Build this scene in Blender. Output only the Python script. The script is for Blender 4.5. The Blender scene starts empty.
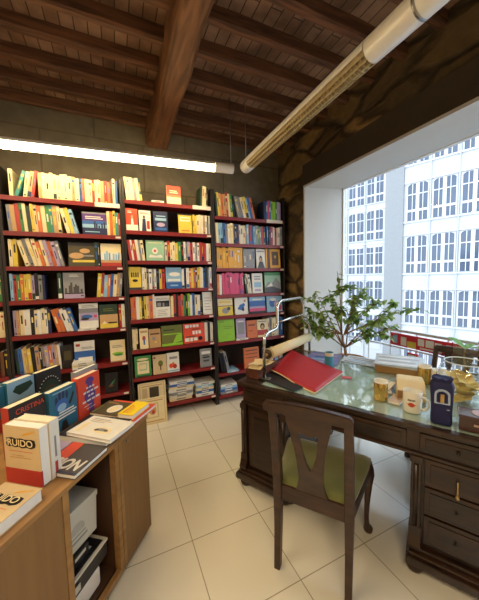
import bpy, bmesh, math, random
from mathutils import Matrix, Vector
R = math.radians
SC = bpy.context.scene
COL = SC.collection

# ------------------------------------------------------------------ camera
cam_data = bpy.data.cameras.new('camera')
cam_data.sensor_fit = 'HORIZONTAL'
cam_data.sensor_width = 36.0
cam_data.lens = 273.0 / 479.0 * 36.0
cam_data.clip_start = 0.02
cam = bpy.data.objects.new('camera', cam_data)
COL.objects.link(cam)
cam.matrix_world = Matrix(((0.9100, 0.0500, -0.4116, 0.0),
                           (-0.4141, 0.0599, -0.9082, 0.0),
                           (-0.0208, 0.9969, 0.0753, 1.5),
                           (0, 0, 0, 1)))
SC.camera = cam

# ------------------------------------------------------------------ world, sun, lamps, exposure
world = bpy.data.worlds.new('world')
SC.world = world
world.use_nodes = True
wn = world.node_tree.nodes
bg = wn['Background']
bg.inputs['Color'].default_value = (0.80, 0.90, 1.0, 1)
bg.inputs['Strength'].default_value = 2.35

sun_data = bpy.data.lights.new('sun', 'SUN')
sun_data.energy = 0.5
sun_data.angle = R(3)
sun_data.color = (1.0, 0.97, 0.93)
sun = bpy.data.objects.new('sun', sun_data)
COL.objects.link(sun)
sun.rotation_euler = Vector((0.72, 0.30, -0.62)).to_track_quat('-Z', 'Y').to_euler()

def area_lamp(name, loc, sx, sy, power, color, aim=(0, 0, -1)):
    d = bpy.data.lights.new(name, 'AREA')
    d.shape = 'RECTANGLE'; d.size = sx; d.size_y = sy
    d.energy = power; d.color = color
    o = bpy.data.objects.new(name, d)
    COL.objects.link(o)
    o.location = loc
    o.rotation_euler = Vector(aim).to_track_quat('-Z', 'Y').to_euler()
    return o
WARM = (1.0, 0.80, 0.53)
area_lamp('ceiling_lamp_rear', (-0.5, -0.9, 2.75), 1.5, 0.12, 33, WARM)
area_lamp('ceiling_lamp_side', (-1.2, 0.9, 2.75), 0.12, 1.5, 28, WARM)
TUBE_STRENGTH = 27.0

SC.view_settings.view_transform = 'Standard'
SC.view_settings.look = 'None'
SC.view_settings.gamma = 1.0
SC.view_settings.use_curve_mapping = False
SC.view_settings.exposure = 0.42

# ------------------------------------------------------------------ materials
def lin(c):
    f = lambda v: v / 12.92 if v <= 0.04045 else ((v + 0.055) / 1.055) ** 2.4
    return tuple(f(v / 255.0) for v in c) + (1.0,)

MATS = {}
def mat(name, rgb, rough=0.55, metal=0.0, var=0.12, scale=18.0, bump=0.0, coat=0.0, emit=None, strength=0.0, spec=0.5):
    if name in MATS: return MATS[name]
    m = bpy.data.materials.new(name); m.use_nodes = True
    nt = m.node_tree; b = nt.nodes['Principled BSDF']
    tc = nt.nodes.new('ShaderNodeTexCoord')
    nz = nt.nodes.new('ShaderNodeTexNoise'); nz.inputs['Scale'].default_value = scale
    nz.inputs['Detail'].default_value = 3
    nt.links.new(tc.outputs['Object'], nz.inputs['Vector'])
    mx = nt.nodes.new('ShaderNodeMix'); mx.data_type = 'RGBA'
    c = lin(rgb)
    mx.inputs[6].default_value = tuple(min(1, v * (1 - var)) for v in c[:3]) + (1,)
    mx.inputs[7].default_value = tuple(min(1, v * (1 + var)) for v in c[:3]) + (1,)
    nt.links.new(nz.outputs['Fac'], mx.inputs[0])
    nt.links.new(mx.outputs[2], b.inputs['Base Color'])
    b.inputs['Roughness'].default_value = rough
    b.inputs['Metallic'].default_value = metal
    b.inputs['Specular IOR Level'].default_value = spec
    b.inputs['Coat Weight'].default_value = coat
    if emit is not None:
        b.inputs['Emission Color'].default_value = tuple(emit) + (1,)
        b.inputs['Emission Strength'].default_value = strength
    if bump:
        bp = nt.nodes.new('ShaderNodeBump'); bp.inputs['Strength'].default_value = bump
        bp.inputs['Distance'].default_value = 0.01
        nt.links.new(nz.outputs['Fac'], bp.inputs['Height'])
        nt.links.new(bp.outputs['Normal'], b.inputs['Normal'])
    MATS[name] = m
    return m

def wood(name, dark, light, rough=0.45, stretch=(1.5, 14, 14), bump=0.15, coat=0.0):
    if name in MATS: return MATS[name]
    m = bpy.data.materials.new(name); m.use_nodes = True
    nt = m.node_tree; b = nt.nodes['Principled BSDF']
    tc = nt.nodes.new('ShaderNodeTexCoord')
    mp = nt.nodes.new('ShaderNodeMapping'); mp.inputs['Scale'].default_value = stretch
    nt.links.new(tc.outputs['Object'], mp.inputs['Vector'])
    nz = nt.nodes.new('ShaderNodeTexNoise'); nz.inputs['Scale'].default_value = 2.2
    nz.inputs['Detail'].default_value = 6; nz.inputs['Distortion'].default_value = 0.8
    nt.links.new(mp.outputs['Vector'], nz.inputs['Vector'])
    cr = nt.nodes.new('ShaderNodeValToRGB')
    cr.color_ramp.elements[0].position = 0.32; cr.color_ramp.elements[0].color = lin(dark)
    cr.color_ramp.elements[1].position = 0.68; cr.color_ramp.elements[1].color = lin(light)
    nt.links.new(nz.outputs['Fac'], cr.inputs['Fac'])
    nt.links.new(cr.outputs['Color'], b.inputs['Base Color'])
    b.inputs['Roughness'].default_value = rough
    b.inputs['Coat Weight'].default_value = coat
    bp = nt.nodes.new('ShaderNodeBump'); bp.inputs['Strength'].default_value = bump
    bp.inputs['Distance'].default_value = 0.004
    nt.links.new(nz.outputs['Fac'], bp.inputs['Height'])
    nt.links.new(bp.outputs['Normal'], b.inputs['Normal'])
    MATS[name] = m
    return m

def thin_glass(name, tint=(1, 1, 1), refl=1.0, rough=0.0):
    if name in MATS: return MATS[name]
    m = bpy.data.materials.new(name); m.use_nodes = True
    nt = m.node_tree; nt.nodes.remove(nt.nodes['Principled BSDF'])
    out = nt.nodes['Material Output']
    tr = nt.nodes.new('ShaderNodeBsdfTransparent'); tr.inputs['Color'].default_value = tuple(tint) + (1,)
    gl = nt.nodes.new('ShaderNodeBsdfGlossy'); gl.inputs['Roughness'].default_value = rough
    lw = nt.nodes.new('ShaderNodeLayerWeight'); lw.inputs['Blend'].default_value = 0.5
    pw = nt.nodes.new('ShaderNodeMath'); pw.operation = 'POWER'; pw.inputs[1].default_value = 4.0
    nt.links.new(lw.outputs['Facing'], pw.inputs[0])
    mu = nt.nodes.new('ShaderNodeMath'); mu.operation = 'MULTIPLY_ADD'; mu.inputs[1].default_value = 0.9 * refl; mu.inputs[2].default_value = 0.045 * refl
    nt.links.new(pw.outputs[0], mu.inputs[0])
    mx = nt.nodes.new('ShaderNodeMixShader')
    nt.links.new(mu.outputs[0], mx.inputs['Fac'])
    nt.links.new(tr.outputs[0], mx.inputs[1]); nt.links.new(gl.outputs[0], mx.inputs[2])
    nt.links.new(mx.outputs[0], out.inputs['Surface'])
    MATS[name] = m
    return m

def leafy(name, rgb, var=0.25):
    m = mat(name, rgb, rough=0.55, var=var, scale=30)
    nt = m.node_tree; b = nt.nodes['Principled BSDF']; src = b.inputs['Base Color'].links[0].from_socket
    t = nt.nodes.new('ShaderNodeBsdfTranslucent'); nt.links.new(src, t.inputs['Color'])
    mx = nt.nodes.new('ShaderNodeMixShader'); mx.inputs[0].default_value = 0.45
    nt.links.new(b.outputs[0], mx.inputs[1]); nt.links.new(t.outputs[0], mx.inputs[2])
    nt.links.new(mx.outputs[0], nt.nodes['Material Output'].inputs['Surface'])
    return m

def tiles_mat():
    m = bpy.data.materials.new('cream_floor_tiles'); m.use_nodes = True
    nt = m.node_tree; b = nt.nodes['Principled BSDF']
    tc = nt.nodes.new('ShaderNodeTexCoord')
    mp = nt.nodes.new('ShaderNodeMapping')
    mp.inputs['Location'].default_value = (0.105, 0.285, 0)
    nt.links.new(tc.outputs['Object'], mp.inputs['Vector'])
    bk = nt.nodes.new('ShaderNodeTexBrick')
    bk.offset = 0.0; bk.squash = 1.0
    bk.inputs['Scale'].default_value = 1.0
    bk.inputs['Brick Width'].default_value = 0.437
    bk.inputs['Row Height'].default_value = 0.437
    bk.inputs['Mortar Size'].default_value = 0.0028
    bk.inputs['Mortar Smooth'].default_value = 0.2
    bk.inputs['Color1'].default_value = lin((236, 230, 212))
    bk.inputs['Color2'].default_value = lin((240, 234, 217))
    bk.inputs['Mortar'].default_value = lin((176, 164, 138))
    nt.links.new(mp.outputs['Vector'], bk.inputs['Vector'])
    nz = nt.nodes.new('ShaderNodeTexNoise'); nz.inputs['Scale'].default_value = 2.5; nz.inputs['Detail'].default_value = 5
    nt.links.new(tc.outputs['Object'], nz.inputs['Vector'])
    mx = nt.nodes.new('ShaderNodeMix'); mx.data_type = 'RGBA'; mx.blend_type = 'MULTIPLY'
    mx.inputs[0].default_value = 0.12
    nt.links.new(bk.outputs['Color'], mx.inputs[6]); nt.links.new(nz.outputs['Fac'], mx.inputs[7])
    nt.links.new(mx.outputs[2], b.inputs['Base Color'])
    b.inputs['Roughness'].default_value = 0.14
    bp = nt.nodes.new('ShaderNodeBump'); bp.inputs['Strength'].default_value = 0.3; bp.inputs['Distance'].default_value = 0.002
    bp.invert = True
    nt.links.new(bk.outputs['Fac'], bp.inputs['Height']); nt.links.new(bp.outputs['Normal'], b.inputs['Normal'])
    return m

def stone_mat(name, cols, scale, mortar, bump=0.8, stretch=(1, 1, 1), rough=0.9):
    m = bpy.data.materials.new(name); m.use_nodes = True
    nt = m.node_tree; b = nt.nodes['Principled BSDF']
    tc = nt.nodes.new('ShaderNodeTexCoord')
    mp = nt.nodes.new('ShaderNodeMapping'); mp.inputs['Scale'].default_value = stretch
    nt.links.new(tc.outputs['Object'], mp.inputs['Vector'])
    n0 = nt.nodes.new('ShaderNodeTexNoise'); n0.inputs['Scale'].default_value = 3; n0.inputs['Detail'].default_value = 4
    nt.links.new(mp.outputs['Vector'], n0.inputs['Vector'])
    ad = nt.nodes.new('ShaderNodeMix'); ad.data_type = 'RGBA'; ad.inputs[0].default_value = 0.22
    nt.links.new(mp.outputs['Vector'], ad.inputs[6]); nt.links.new(n0.outputs['Color'], ad.inputs[7])
    v1 = nt.nodes.new('ShaderNodeTexVoronoi'); v1.inputs['Scale'].default_value = scale
    v2 = nt.nodes.new('ShaderNodeTexVoronoi'); v2.inputs['Scale'].default_value = scale; v2.feature = 'DISTANCE_TO_EDGE'
    nt.links.new(ad.outputs[2], v1.inputs['Vector']); nt.links.new(ad.outputs[2], v2.inputs['Vector'])
    sep = nt.nodes.new('ShaderNodeSeparateColor'); nt.links.new(v1.outputs['Color'], sep.inputs[0])
    cr = nt.nodes.new('ShaderNodeValToRGB')
    for i, c in enumerate(cols):
        if i < 2: e = cr.color_ramp.elements[i]
        else: e = cr.color_ramp.elements.new(0.5)
        e.color = lin(c)
    for i, e in enumerate(cr.color_ramp.elements): e.position = i / (len(cols) - 1)
    nt.links.new(sep.outputs[0], cr.inputs['Fac'])
    ed = nt.nodes.new('ShaderNodeValToRGB')
    ed.color_ramp.elements[0].position = 0.02; ed.color_ramp.elements[0].color = (0, 0, 0, 1)
    ed.color_ramp.elements[1].position = 0.16; ed.color_ramp.elements[1].color = (1, 1, 1, 1)
    nt.links.new(v2.outputs['Distance'], ed.inputs['Fac'])
    mx = nt.nodes.new('ShaderNodeMix'); mx.data_type = 'RGBA'
    mx.inputs[6].default_value = lin(mortar)
    nt.links.new(ed.outputs['Color'], mx.inputs[0]); nt.links.new(cr.outputs['Color'], mx.inputs[7])
    n2 = nt.nodes.new('ShaderNodeTexNoise'); n2.inputs['Scale'].default_value = 14; n2.inputs['Detail'].default_value = 6
    nt.links.new(tc.outputs['Object'], n2.inputs['Vector'])
    m2 = nt.nodes.new('ShaderNodeMix'); m2.data_type = 'RGBA'; m2.blend_type = 'MULTIPLY'; m2.inputs[0].default_value = 0.7
    nt.links.new(mx.outputs[2], m2.inputs[6]); nt.links.new(n2.outputs['Fac'], m2.inputs[7])
    nt.links.new(m2.outputs[2], b.inputs['Base Color'])
    b.inputs['Roughness'].default_value = rough
    bp = nt.nodes.new('ShaderNodeBump'); bp.inputs['Strength'].default_value = bump; bp.inputs['Distance'].default_value = 0.03
    nt.links.new(ed.outputs['Color'], bp.inputs['Height']); nt.links.new(bp.outputs['Normal'], b.inputs['Normal'])
    return m

def block_wall_mat():
    m = bpy.data.materials.new('grey_block_wall'); m.use_nodes = True
    nt = m.node_tree; b = nt.nodes['Principled BSDF']
    tc = nt.nodes.new('ShaderNodeTexCoord')
    mp = nt.nodes.new('ShaderNodeMapping'); mp.inputs['Rotation'].default_value = (R(90), 0, 0)
    mp.inputs['Location'].default_value = (0.12, 0, 0)
    nt.links.new(tc.outputs['Object'], mp.inputs['Vector'])
    bk = nt.nodes.new('ShaderNodeTexBrick')
    bk.inputs['Scale'].default_value = 1.0
    bk.inputs['Brick Width'].default_value = 0.95; bk.inputs['Row Height'].default_value = 0.5
    bk.inputs['Mortar Size'].default_value = 0.012; bk.inputs['Mortar Smooth'].default_value = 0.6
    bk.inputs['Color1'].default_value = lin((126, 116, 98)); bk.inputs['Color2'].default_value = lin((116, 108, 92))
    bk.inputs['Mortar'].default_value = lin((100, 92, 77))
    nt.links.new(mp.outputs['Vector'], bk.inputs['Vector'])
    nz = nt.nodes.new('ShaderNodeTexNoise'); nz.inputs['Scale'].default_value = 9; nz.inputs['Detail'].default_value = 7
    nt.links.new(tc.outputs['Object'], nz.inputs['Vector'])
    mx = nt.nodes.new('ShaderNodeMix'); mx.data_type = 'RGBA'; mx.blend_type = 'MULTIPLY'; mx.inputs[0].default_value = 0.6
    nt.links.new(bk.outputs['Color'], mx.inputs[6]); nt.links.new(nz.outputs['Fac'], mx.inputs[7])
    nt.links.new(mx.outputs[2], b.inputs['Base Color'])
    b.inputs['Roughness'].default_value = 0.9
    bp = nt.nodes.new('ShaderNodeBump'); bp.inputs['Strength'].default_value = 0.5; bp.inputs['Distance'].default_value = 0.01
    nt.links.new(nz.outputs['Fac'], bp.inputs['Height']); nt.links.new(bp.outputs['Normal'], b.inputs['Normal'])
    return m

def plank_mat():
    m = bpy.data.materials.new('old_ceiling_planks'); m.use_nodes = True
    nt = m.node_tree; b = nt.nodes['Principled BSDF']
    tc = nt.nodes.new('ShaderNodeTexCoord')
    mp = nt.nodes.new('ShaderNodeMapping'); mp.inputs['Rotation'].default_value = (0, 0, R(90))
    nt.links.new(tc.outputs['Object'], mp.inputs['Vector'])
    bk = nt.nodes.new('ShaderNodeTexBrick')
    bk.inputs['Scale'].default_value = 1.0
    bk.inputs['Brick Width'].default_value = 1.1; bk.inputs['Row Height'].default_value = 0.085
    bk.inputs['Mortar Size'].default_value = 0.004
    bk.inputs['Color1'].default_value = lin((132, 98, 72)); bk.inputs['Color2'].default_value = lin((158, 124, 98))
    bk.inputs['Mortar'].default_value = lin((66, 46, 32))
    nt.links.new(mp.outputs['Vector'], bk.inputs['Vector'])
    nz = nt.nodes.new('ShaderNodeTexNoise'); nz.inputs['Scale'].default_value = 5; nz.inputs['Detail'].default_value = 7
    nt.links.new(tc.outputs['Object'], nz.inputs['Vector'])
    cr = nt.nodes.new('ShaderNodeValToRGB')
    cr.color_ramp.elements[0].position = 0.35; cr.color_ramp.elements[0].color = (0.25, 0.2, 0.17, 1)
    cr.color_ramp.elements[1].position = 0.62; cr.color_ramp.elements[1].color = (1, 1, 1, 1)
    nt.links.new(nz.outputs['Fac'], cr.inputs['Fac'])
    mx = nt.nodes.new('ShaderNodeMix'); mx.data_type = 'RGBA'; mx.blend_type = 'MULTIPLY'; mx.inputs[0].default_value = 0.75
    nt.links.new(bk.outputs['Color'], mx.inputs[6]); nt.links.new(cr.outputs['Color'], mx.inputs[7])
    nt.links.new(mx.outputs[2], b.inputs['Base Color'])
    b.inputs['Roughness'].default_value = 0.85
    return m

CODES = dict(c=('cream', (232, 214, 168)), w=('white', (226, 222, 212)), y=('yellow', (222, 194, 74)),
    o=('orange', (208, 112, 62)), r=('red', (178, 54, 46)), b=('blue', (52, 98, 168)), n=('navy', (34, 44, 84)),
    t=('teal', (60, 138, 132)), g=('green', (66, 138, 76)), d=('dark green', (34, 62, 48)), k=('black', (30, 29, 32)),
    e=('grey', (138, 138, 140)), p=('pink', (205, 72, 116)), u=('purple', (88, 52, 128)), l=('light blue', (142, 182, 208)),
    m=('brown', (104, 66, 44)), i=('lime', (140, 192, 52)), a=('tan', (192, 152, 104)), v=('lavender', (172, 154, 184)),
    h=('ochre', (222, 164, 52)), f=('olive', (106, 112, 52)), q=('charcoal', (68, 64, 68)), x=('vermilion', (216, 74, 48)),
    s=('pale green', (150, 190, 160)), z=('dark teal', (38, 104, 130)), j=('kraft', (206, 182, 140)), A=('dim olive', (74, 66, 42)), V=('bright yellow', (240, 208, 28)))
def cm(code):
    return mat('book_' + CODES[code][0].replace(' ', '_'), CODES[code][1], rough=0.42, var=0.1, scale=25)
PAPER = mat('page_edges', (238, 226, 196), rough=0.8, var=0.06, scale=120)
WHITEPAPER = mat('white_page_edges', (236, 234, 226), rough=0.8, var=0.04, scale=120)

# ------------------------------------------------------------------ mesh helpers
class MB:
    """collects shapes with several materials and links them as one mesh object"""
    def __init__(self, M=None):
        self.bm = bmesh.new(); self.mats = []; self.M = M or Matrix.Identity(4)
    def mi(self, m):
        if m not in self.mats: self.mats.append(m)
        return self.mats.index(m)
    def face(self, pts, m, smooth=False):
        vs = [self.bm.verts.new(self.M @ Vector(p)) for p in pts]
        try:
            f = self.bm.faces.new(vs)
        except ValueError:
            return
        f.material_index = self.mi(m); f.smooth = smooth
        return f
    def box(self, x0, x1, y0, y1, z0, z1, m, T=None, bevel=0.0):
        T = self.M @ (T or Matrix.Identity(4))
        P = [T @ Vector(p) for p in ((x0, y0, z0), (x1, y0, z0), (x1, y1, z0), (x0, y1, z0), (x0, y0, z1), (x1, y0, z1), (x1, y1, z1), (x0, y1, z1))]
        v = [self.bm.verts.new(p) for p in P]
        k = self.mi(m); fs = []
        for q in ((0, 3, 2, 1), (4, 5, 6, 7), (0, 1, 5, 4), (1, 2, 6, 5), (2, 3, 7, 6), (3, 0, 4, 7)):
            f = self.bm.faces.new([v[i] for i in q]); f.material_index = k; fs.append(f)
        if bevel > 0:
            es = list({e for f in fs for e in f.edges})
            bmesh.ops.bevel(self.bm, geom=es, offset=bevel, segments=2, affect='EDGES', profile=0.6, material=k)
    def prism(self, poly, h0, h1, m, axis='z', T=None):
        """poly in 2D, extruded along an axis"""
        T = self.M @ (T or Matrix.Identity(4))
        mp = {'z': lambda a, b, h: (a, b, h), 'y': lambda a, b, h: (a, h, b), 'x': lambda a, b, h: (h, a, b)}[axis]
        lo = [self.bm.verts.new(T @ Vector(mp(a, b, h0))) for a, b in poly]
        hi = [self.bm.verts.new(T @ Vector(mp(a, b, h1))) for a, b in poly]
        k = self.mi(m); n = len(poly); fs = []
        fs.append(self.bm.faces.new(lo[::-1])); fs.append(self.bm.faces.new(hi))
        for i in range(n):
            fs.append(self.bm.faces.new((lo[i], lo[(i + 1) % n], hi[(i + 1) % n], hi[i])))
        for f in fs: f.material_index = k
        bmesh.ops.recalc_face_normals(self.bm, faces=fs)
    def lathe(self, prof, m, c=(0, 0, 0), seg=24, T=None, close=True):
        T = self.M @ Matrix.Translation(c) @ (T or Matrix.Identity(4))
        k = self.mi(m); rings = []
        for r, z in prof:
            rings.append([self.bm.verts.new(T @ Vector((max(r, 1e-4) * math.cos(2 * math.pi * i / seg), max(r, 1e-4) * math.sin(2 * math.pi * i / seg), z))) for i in range(seg)])
        for a, b in zip(rings, rings[1:]):
            for i in range(seg):
                f = self.bm.faces.new((a[i], a[(i + 1) % seg], b[(i + 1) % seg], b[i])); f.material_index = k; f.smooth = True
        if close:
            for rg, fl in ((rings[0], True), (rings[-1], False)):
                f = self.bm.faces.new(rg[::-1] if fl else rg); f.material_index = k
    def tube(self, pts, rad, m, seg=10, caps=True):
        pts = [self.M @ Vector(p) for p in pts]
        if not isinstance(rad, (list, tuple)): rad = [rad] * len(pts)
        k = self.mi(m); rings = []; up = None
        for i, p in enumerate(pts):
            d = (pts[min(i + 1, len(pts) - 1)] - pts[max(i - 1, 0)]).normalized()
            if up is None:
                up = d.cross(Vector((0, 0, 1)) if abs(d.z) < 0.9 else Vector((1, 0, 0))).normalized()
            else:
                up = (up - d * up.dot(d)).normalized()
            w = d.cross(up)
            rings.append([self.bm.verts.new(p + (up * math.cos(2 * math.pi * j / seg) + w * math.sin(2 * math.pi * j / seg)) * rad[i]) for j in range(seg)])
        for a, b in zip(rings, rings[1:]):
            for j in range(seg):
                f = self.bm.faces.new((a[j], a[(j + 1) % seg], b[(j + 1) % seg], b[j])); f.material_index = k; f.smooth = True
        if caps:
            for rg in (rings[0][::-1], rings[-1]):
                f = self.bm.faces.new(rg); f.material_index = k
    def ellipse(self, c, ux, uy, m, seg=20):
        c = Vector(c); ux = Vector(ux); uy = Vector(uy)
        self.face([c + ux * math.cos(2 * math.pi * i / seg) + uy * math.sin(2 * math.pi * i / seg) for i in range(seg)], m)
    def build(self, name, parent=None, label=None, recalc=True):
        if recalc: bmesh.ops.recalc_face_normals(self.bm, faces=self.bm.faces)
        me = bpy.data.meshes.new(name); self.bm.to_mesh(me); self.bm.free()
        for m in self.mats: me.materials.append(m)
        o = bpy.data.objects.new(name, me); COL.objects.link(o)
        if parent is not None: o.parent = parent
        if label: o['label'] = label
        return o

def tag(o, label, cat, group=None):
    o['label'] = label; o['category'] = cat
    if group: o['group'] = group
    return o
def structure(o): o['kind'] = 'structure'; return o
def thing(name, label, cat, M=None, group=None):
    o = bpy.data.objects.new(name, None); COL.objects.link(o)
    o.empty_display_size = 0.05
    if M is not None: o.matrix_world = M
    return tag(o, label, cat, group)
def frame(ox, oy, oz, ax, ay, extra=None):
    """local x axis = (ax, ay), z up"""
    l = math.hypot(ax, ay); ax /= l; ay /= l
    M = Matrix(((ax, -ay, 0, ox), (ay, ax, 0, oy), (0, 0, 1, oz), (0, 0, 0, 1)))
    return M @ extra if extra is not None else M
def text_mesh(name, body, size, m, M, parent, squeeze=1.0, shear=0.0, label=None, bold=0.0):
    cu = bpy.data.curves.new('lettering', 'FONT'); cu.body = body; cu.size = size; cu.extrude = 0.0002
    cu.align_x = 'CENTER'; cu.align_y = 'CENTER'; cu.shear = shear; cu.offset = bold
    t = bpy.data.objects.new('lettering', cu); COL.objects.link(t)
    bpy.context.view_layer.update()
    me = bpy.data.meshes.new_from_object(t.evaluated_get(bpy.context.evaluated_depsgraph_get()))
    bpy.data.objects.remove(t)
    me.transform(M @ Matrix.Diagonal((squeeze, 1, 1, 1)))
    me.materials.clear(); me.materials.append(m)
    o = bpy.data.objects.new(name, me); COL.objects.link(o); o.parent = parent
    if label: o['label'] = label
    return o
TR = Matrix.Translation
def RX(a): return Matrix.Rotation(R(a), 4, 'X')
def RY(a): return Matrix.Rotation(R(a), 4, 'Y')
def RZ(a): return Matrix.Rotation(R(a), 4, 'Z')
UPRIGHT = RX(90)   # text drawn in xy stands up facing -y

# ------------------------------------------------------------------ the room
XW, YW, ZC = 2.12, 3.30, 3.27          # window wall, back wall, plank ceiling
XL, YR = -2.05, -2.3
XG = 2.58                              # window plane
TILES = tiles_mat()
STONE = stone_mat('dark_rubble_stone', [(96, 78, 52), (184, 150, 96), (122, 100, 66)], 4.2, (74, 60, 40), stretch=(1, 0.6, 1.25))
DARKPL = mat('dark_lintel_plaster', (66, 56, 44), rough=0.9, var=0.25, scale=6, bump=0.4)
WHITEPL = mat('white_reveal_paint', (200, 201, 199), rough=0.6, var=0.03, scale=4)
BLOCK = block_wall_mat()
PLANK = plank_mat()
JOIST = wood('joist_wood', (66, 42, 28), (122, 80, 52), rough=0.75, stretch=(1.2, 12, 12), bump=0.4)
BEAMW = wood('beam_wood', (84, 52, 29), (136, 92, 56), rough=0.75, stretch=(9, 1.0, 9), bump=0.5)
PLAINW = mat('plain_wall_paint', (196, 180, 150), rough=0.85, var=0.06, scale=3)

b = MB(); b.box(XL, XG + 0.25, YR, YW + 0.1, -0.1, 0, TILES); structure(b.build('floor'))
b = MB(); b.box(XL, XG + 0.25, YR, YW + 0.1, ZC, ZC + 0.1, PLANK); structure(b.build('ceiling'))
b = MB(); b.box(XL, XW, YW, YW + 0.15, 0, ZC, BLOCK); structure(b.build('wall_back'))
b = MB(); b.box(XL - 0.15, XL, YR, YW, 0, ZC, PLAINW); structure(b.build('wall_left'))
b = MB(); b.box(XL - 0.15, XG, YR - 0.15, YR, 0, ZC, PLAINW); structure(b.build('wall_front'))
WY0, WY1, WZ = -0.9, 2.73, 2.60        # window opening
b = MB()
b.box(XW, XG, YR, WY0, 0, ZC, STONE)
b.box(XW, XG, WY1, YW + 0.15, 0, ZC, STONE)
b.box(XW, XG, WY0, WY1, WZ, ZC, STONE)
structure(b.build('wall_right'))
# dark plastered lintel band that follows the opening
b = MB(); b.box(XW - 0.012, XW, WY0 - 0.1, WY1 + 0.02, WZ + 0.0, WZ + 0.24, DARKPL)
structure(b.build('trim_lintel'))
# white reveal: soffit and splayed jambs
b = MB()
b.box(XW - 0.014, XG + 0.03, WY0 + 0.015, WY1 - 0.02, WZ - 0.025, WZ, WHITEPL)
b.prism([(XW - 0.014, WY1), (XW - 0.014, WY1 - 0.02), (XG + 0.03, 2.575), (XG + 0.03, WY1)], 0, WZ, WHITEPL)
b.prism([(XW - 0.014, WY0), (XG + 0.03, WY0), (XG + 0.03, WY0 + 0.02), (XW - 0.014, WY0 + 0.02)], 0, WZ - 0.025, WHITEPL)
structure(b.build('trim_reveal'))
# window
win = structure(bpy.data.objects.new('window_1', None)); COL.objects.link(win); win.location = (XG, 0.85, 0)
WF = mat('white_window_frame', (232, 234, 236), rough=0.4, var=0.02)
GL = thin_glass('window_glass', (0.97, 0.985, 1.0), 0.01)
MW = TR((-XG, -0.85, 0))
b = MB(MW)
for (y0, y1, z0, z1) in ((WY0 + 0.02, WY0 + 0.06, 0, WZ - 0.03), (2.568, 2.574, 0, WZ - 0.026), (WY0 + 0.06, 2.568, 0, 0.05), (WY0 + 0.06, 2.568, WZ - 0.031, WZ - 0.0255)):
    b.box(XG, XG + 0.04, y0, y1, z0, z1, WF)
b.build('window_frame', win)
b = MB(MW); b.box(XG + 0.016, XG + 0.02, WY0 + 0.06, 2.568, 0.05, WZ - 0.031, GL); b.build('pane', win)

# ceiling beam and joists
b = MB()
random.seed(4)
stations = []
n = 14
for i in range(n + 1):
    y = YR + (YW - YR) * i / n
    f = (y - 1.0) / 2.3
    x0 = 0.405 + 0.012 * math.sin(i * 1.7); x1 = 0.565 + 0.05 * max(-1, min(1, f)) + 0.012 * math.sin(i * 2.3 + 1)
    zb = 3.0 + 0.012 * math.sin(i * 1.3)
    c = 0.022
    stations.append([(x0, ZC), (x0 - 0.012, zb + 0.12), (x0, zb + c), (x0 + c, zb), (x1 - c, zb + 0.004), (x1, zb + c), (x1 + 0.01, zb + 0.13), (x1, ZC)])
rings = [[b.bm.verts.new((px, YR + (YW - YR) * i / n, pz)) for px, pz in st] for i, st in enumerate(stations)]
k = b.mi(BEAMW)
for a_, c_ in zip(rings, rings[1:]):
    for j in range(7):
        b.bm.faces.new((a_[j], a_[j + 1], c_[j + 1], c_[j])).material_index = k
for rg in (rings[0], rings[-1]): b.bm.faces.new(rg).material_index = k
structure(b.build('trim_1'))
jy = [3.235, 2.95, 2.66, 2.37, 2.08, 1.80, 1.51, 1.22, 0.92, 0.60, 0.28, -0.05, -0.4, -0.75, -1.1, -1.45, -1.8, -2.15]
ti = 2
for y in jy:
    for (xa, xb) in ((XL, 0.40), (0.60, XG if False else XW)):
        b = MB(); w = 0.034 + random.uniform(-0.005, 0.006); zb = 3.175 + random.uniform(-0.01, 0.012)
        dy = random.uniform(-0.018, 0.018); m_ = 6
        rings = []
        for i in range(m_ + 1):
            x = xa + (xb - xa) * i / m_; o1 = random.uniform(-0.006, 0.006); yc = y + dy * (i / m_ - 0.5)
            rings.append([b.bm.verts.new(p) for p in ((x, yc - w + o1, ZC), (x, yc - w + o1, zb + 0.012), (x, yc - w + 0.012, zb + o1 * .6), (x, yc + w - 0.012, zb + o1 * .6), (x, yc + w + o1, zb + 0.012), (x, yc + w + o1, ZC))])
        k = b.mi(JOIST)
        for a_, c_ in zip(rings, rings[1:]):
            for j in range(5): b.bm.faces.new((a_[j], a_[j + 1], c_[j + 1], c_[j])).material_index = k
        for rg in (rings[0], rings[-1]): b.bm.faces.new(rg).material_index = k
        structure(b.build('trim_%d' % ti)); ti += 1

# ------------------------------------------------------------------ street outside the window
FAC = mat('white_facade', (198, 200, 202), rough=0.7, var=0.03, scale=1.5)
FACS = mat('grey_pilaster_stone', (138, 140, 142), rough=0.8, var=0.08, scale=9)
FFR = mat('white_gallery_frames', (206, 208, 210), rough=0.5, var=0.02)
PANE = mat('gallery_panes', (74, 86, 106), rough=0.12, var=0.35, scale=0.9, spec=0.7)
FACL = mat('facade_posts_and_groove_shade', (172, 176, 180), rough=0.7, var=0.03)  # grey of the mullion posts, also the painted shade of panel grooves

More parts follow.
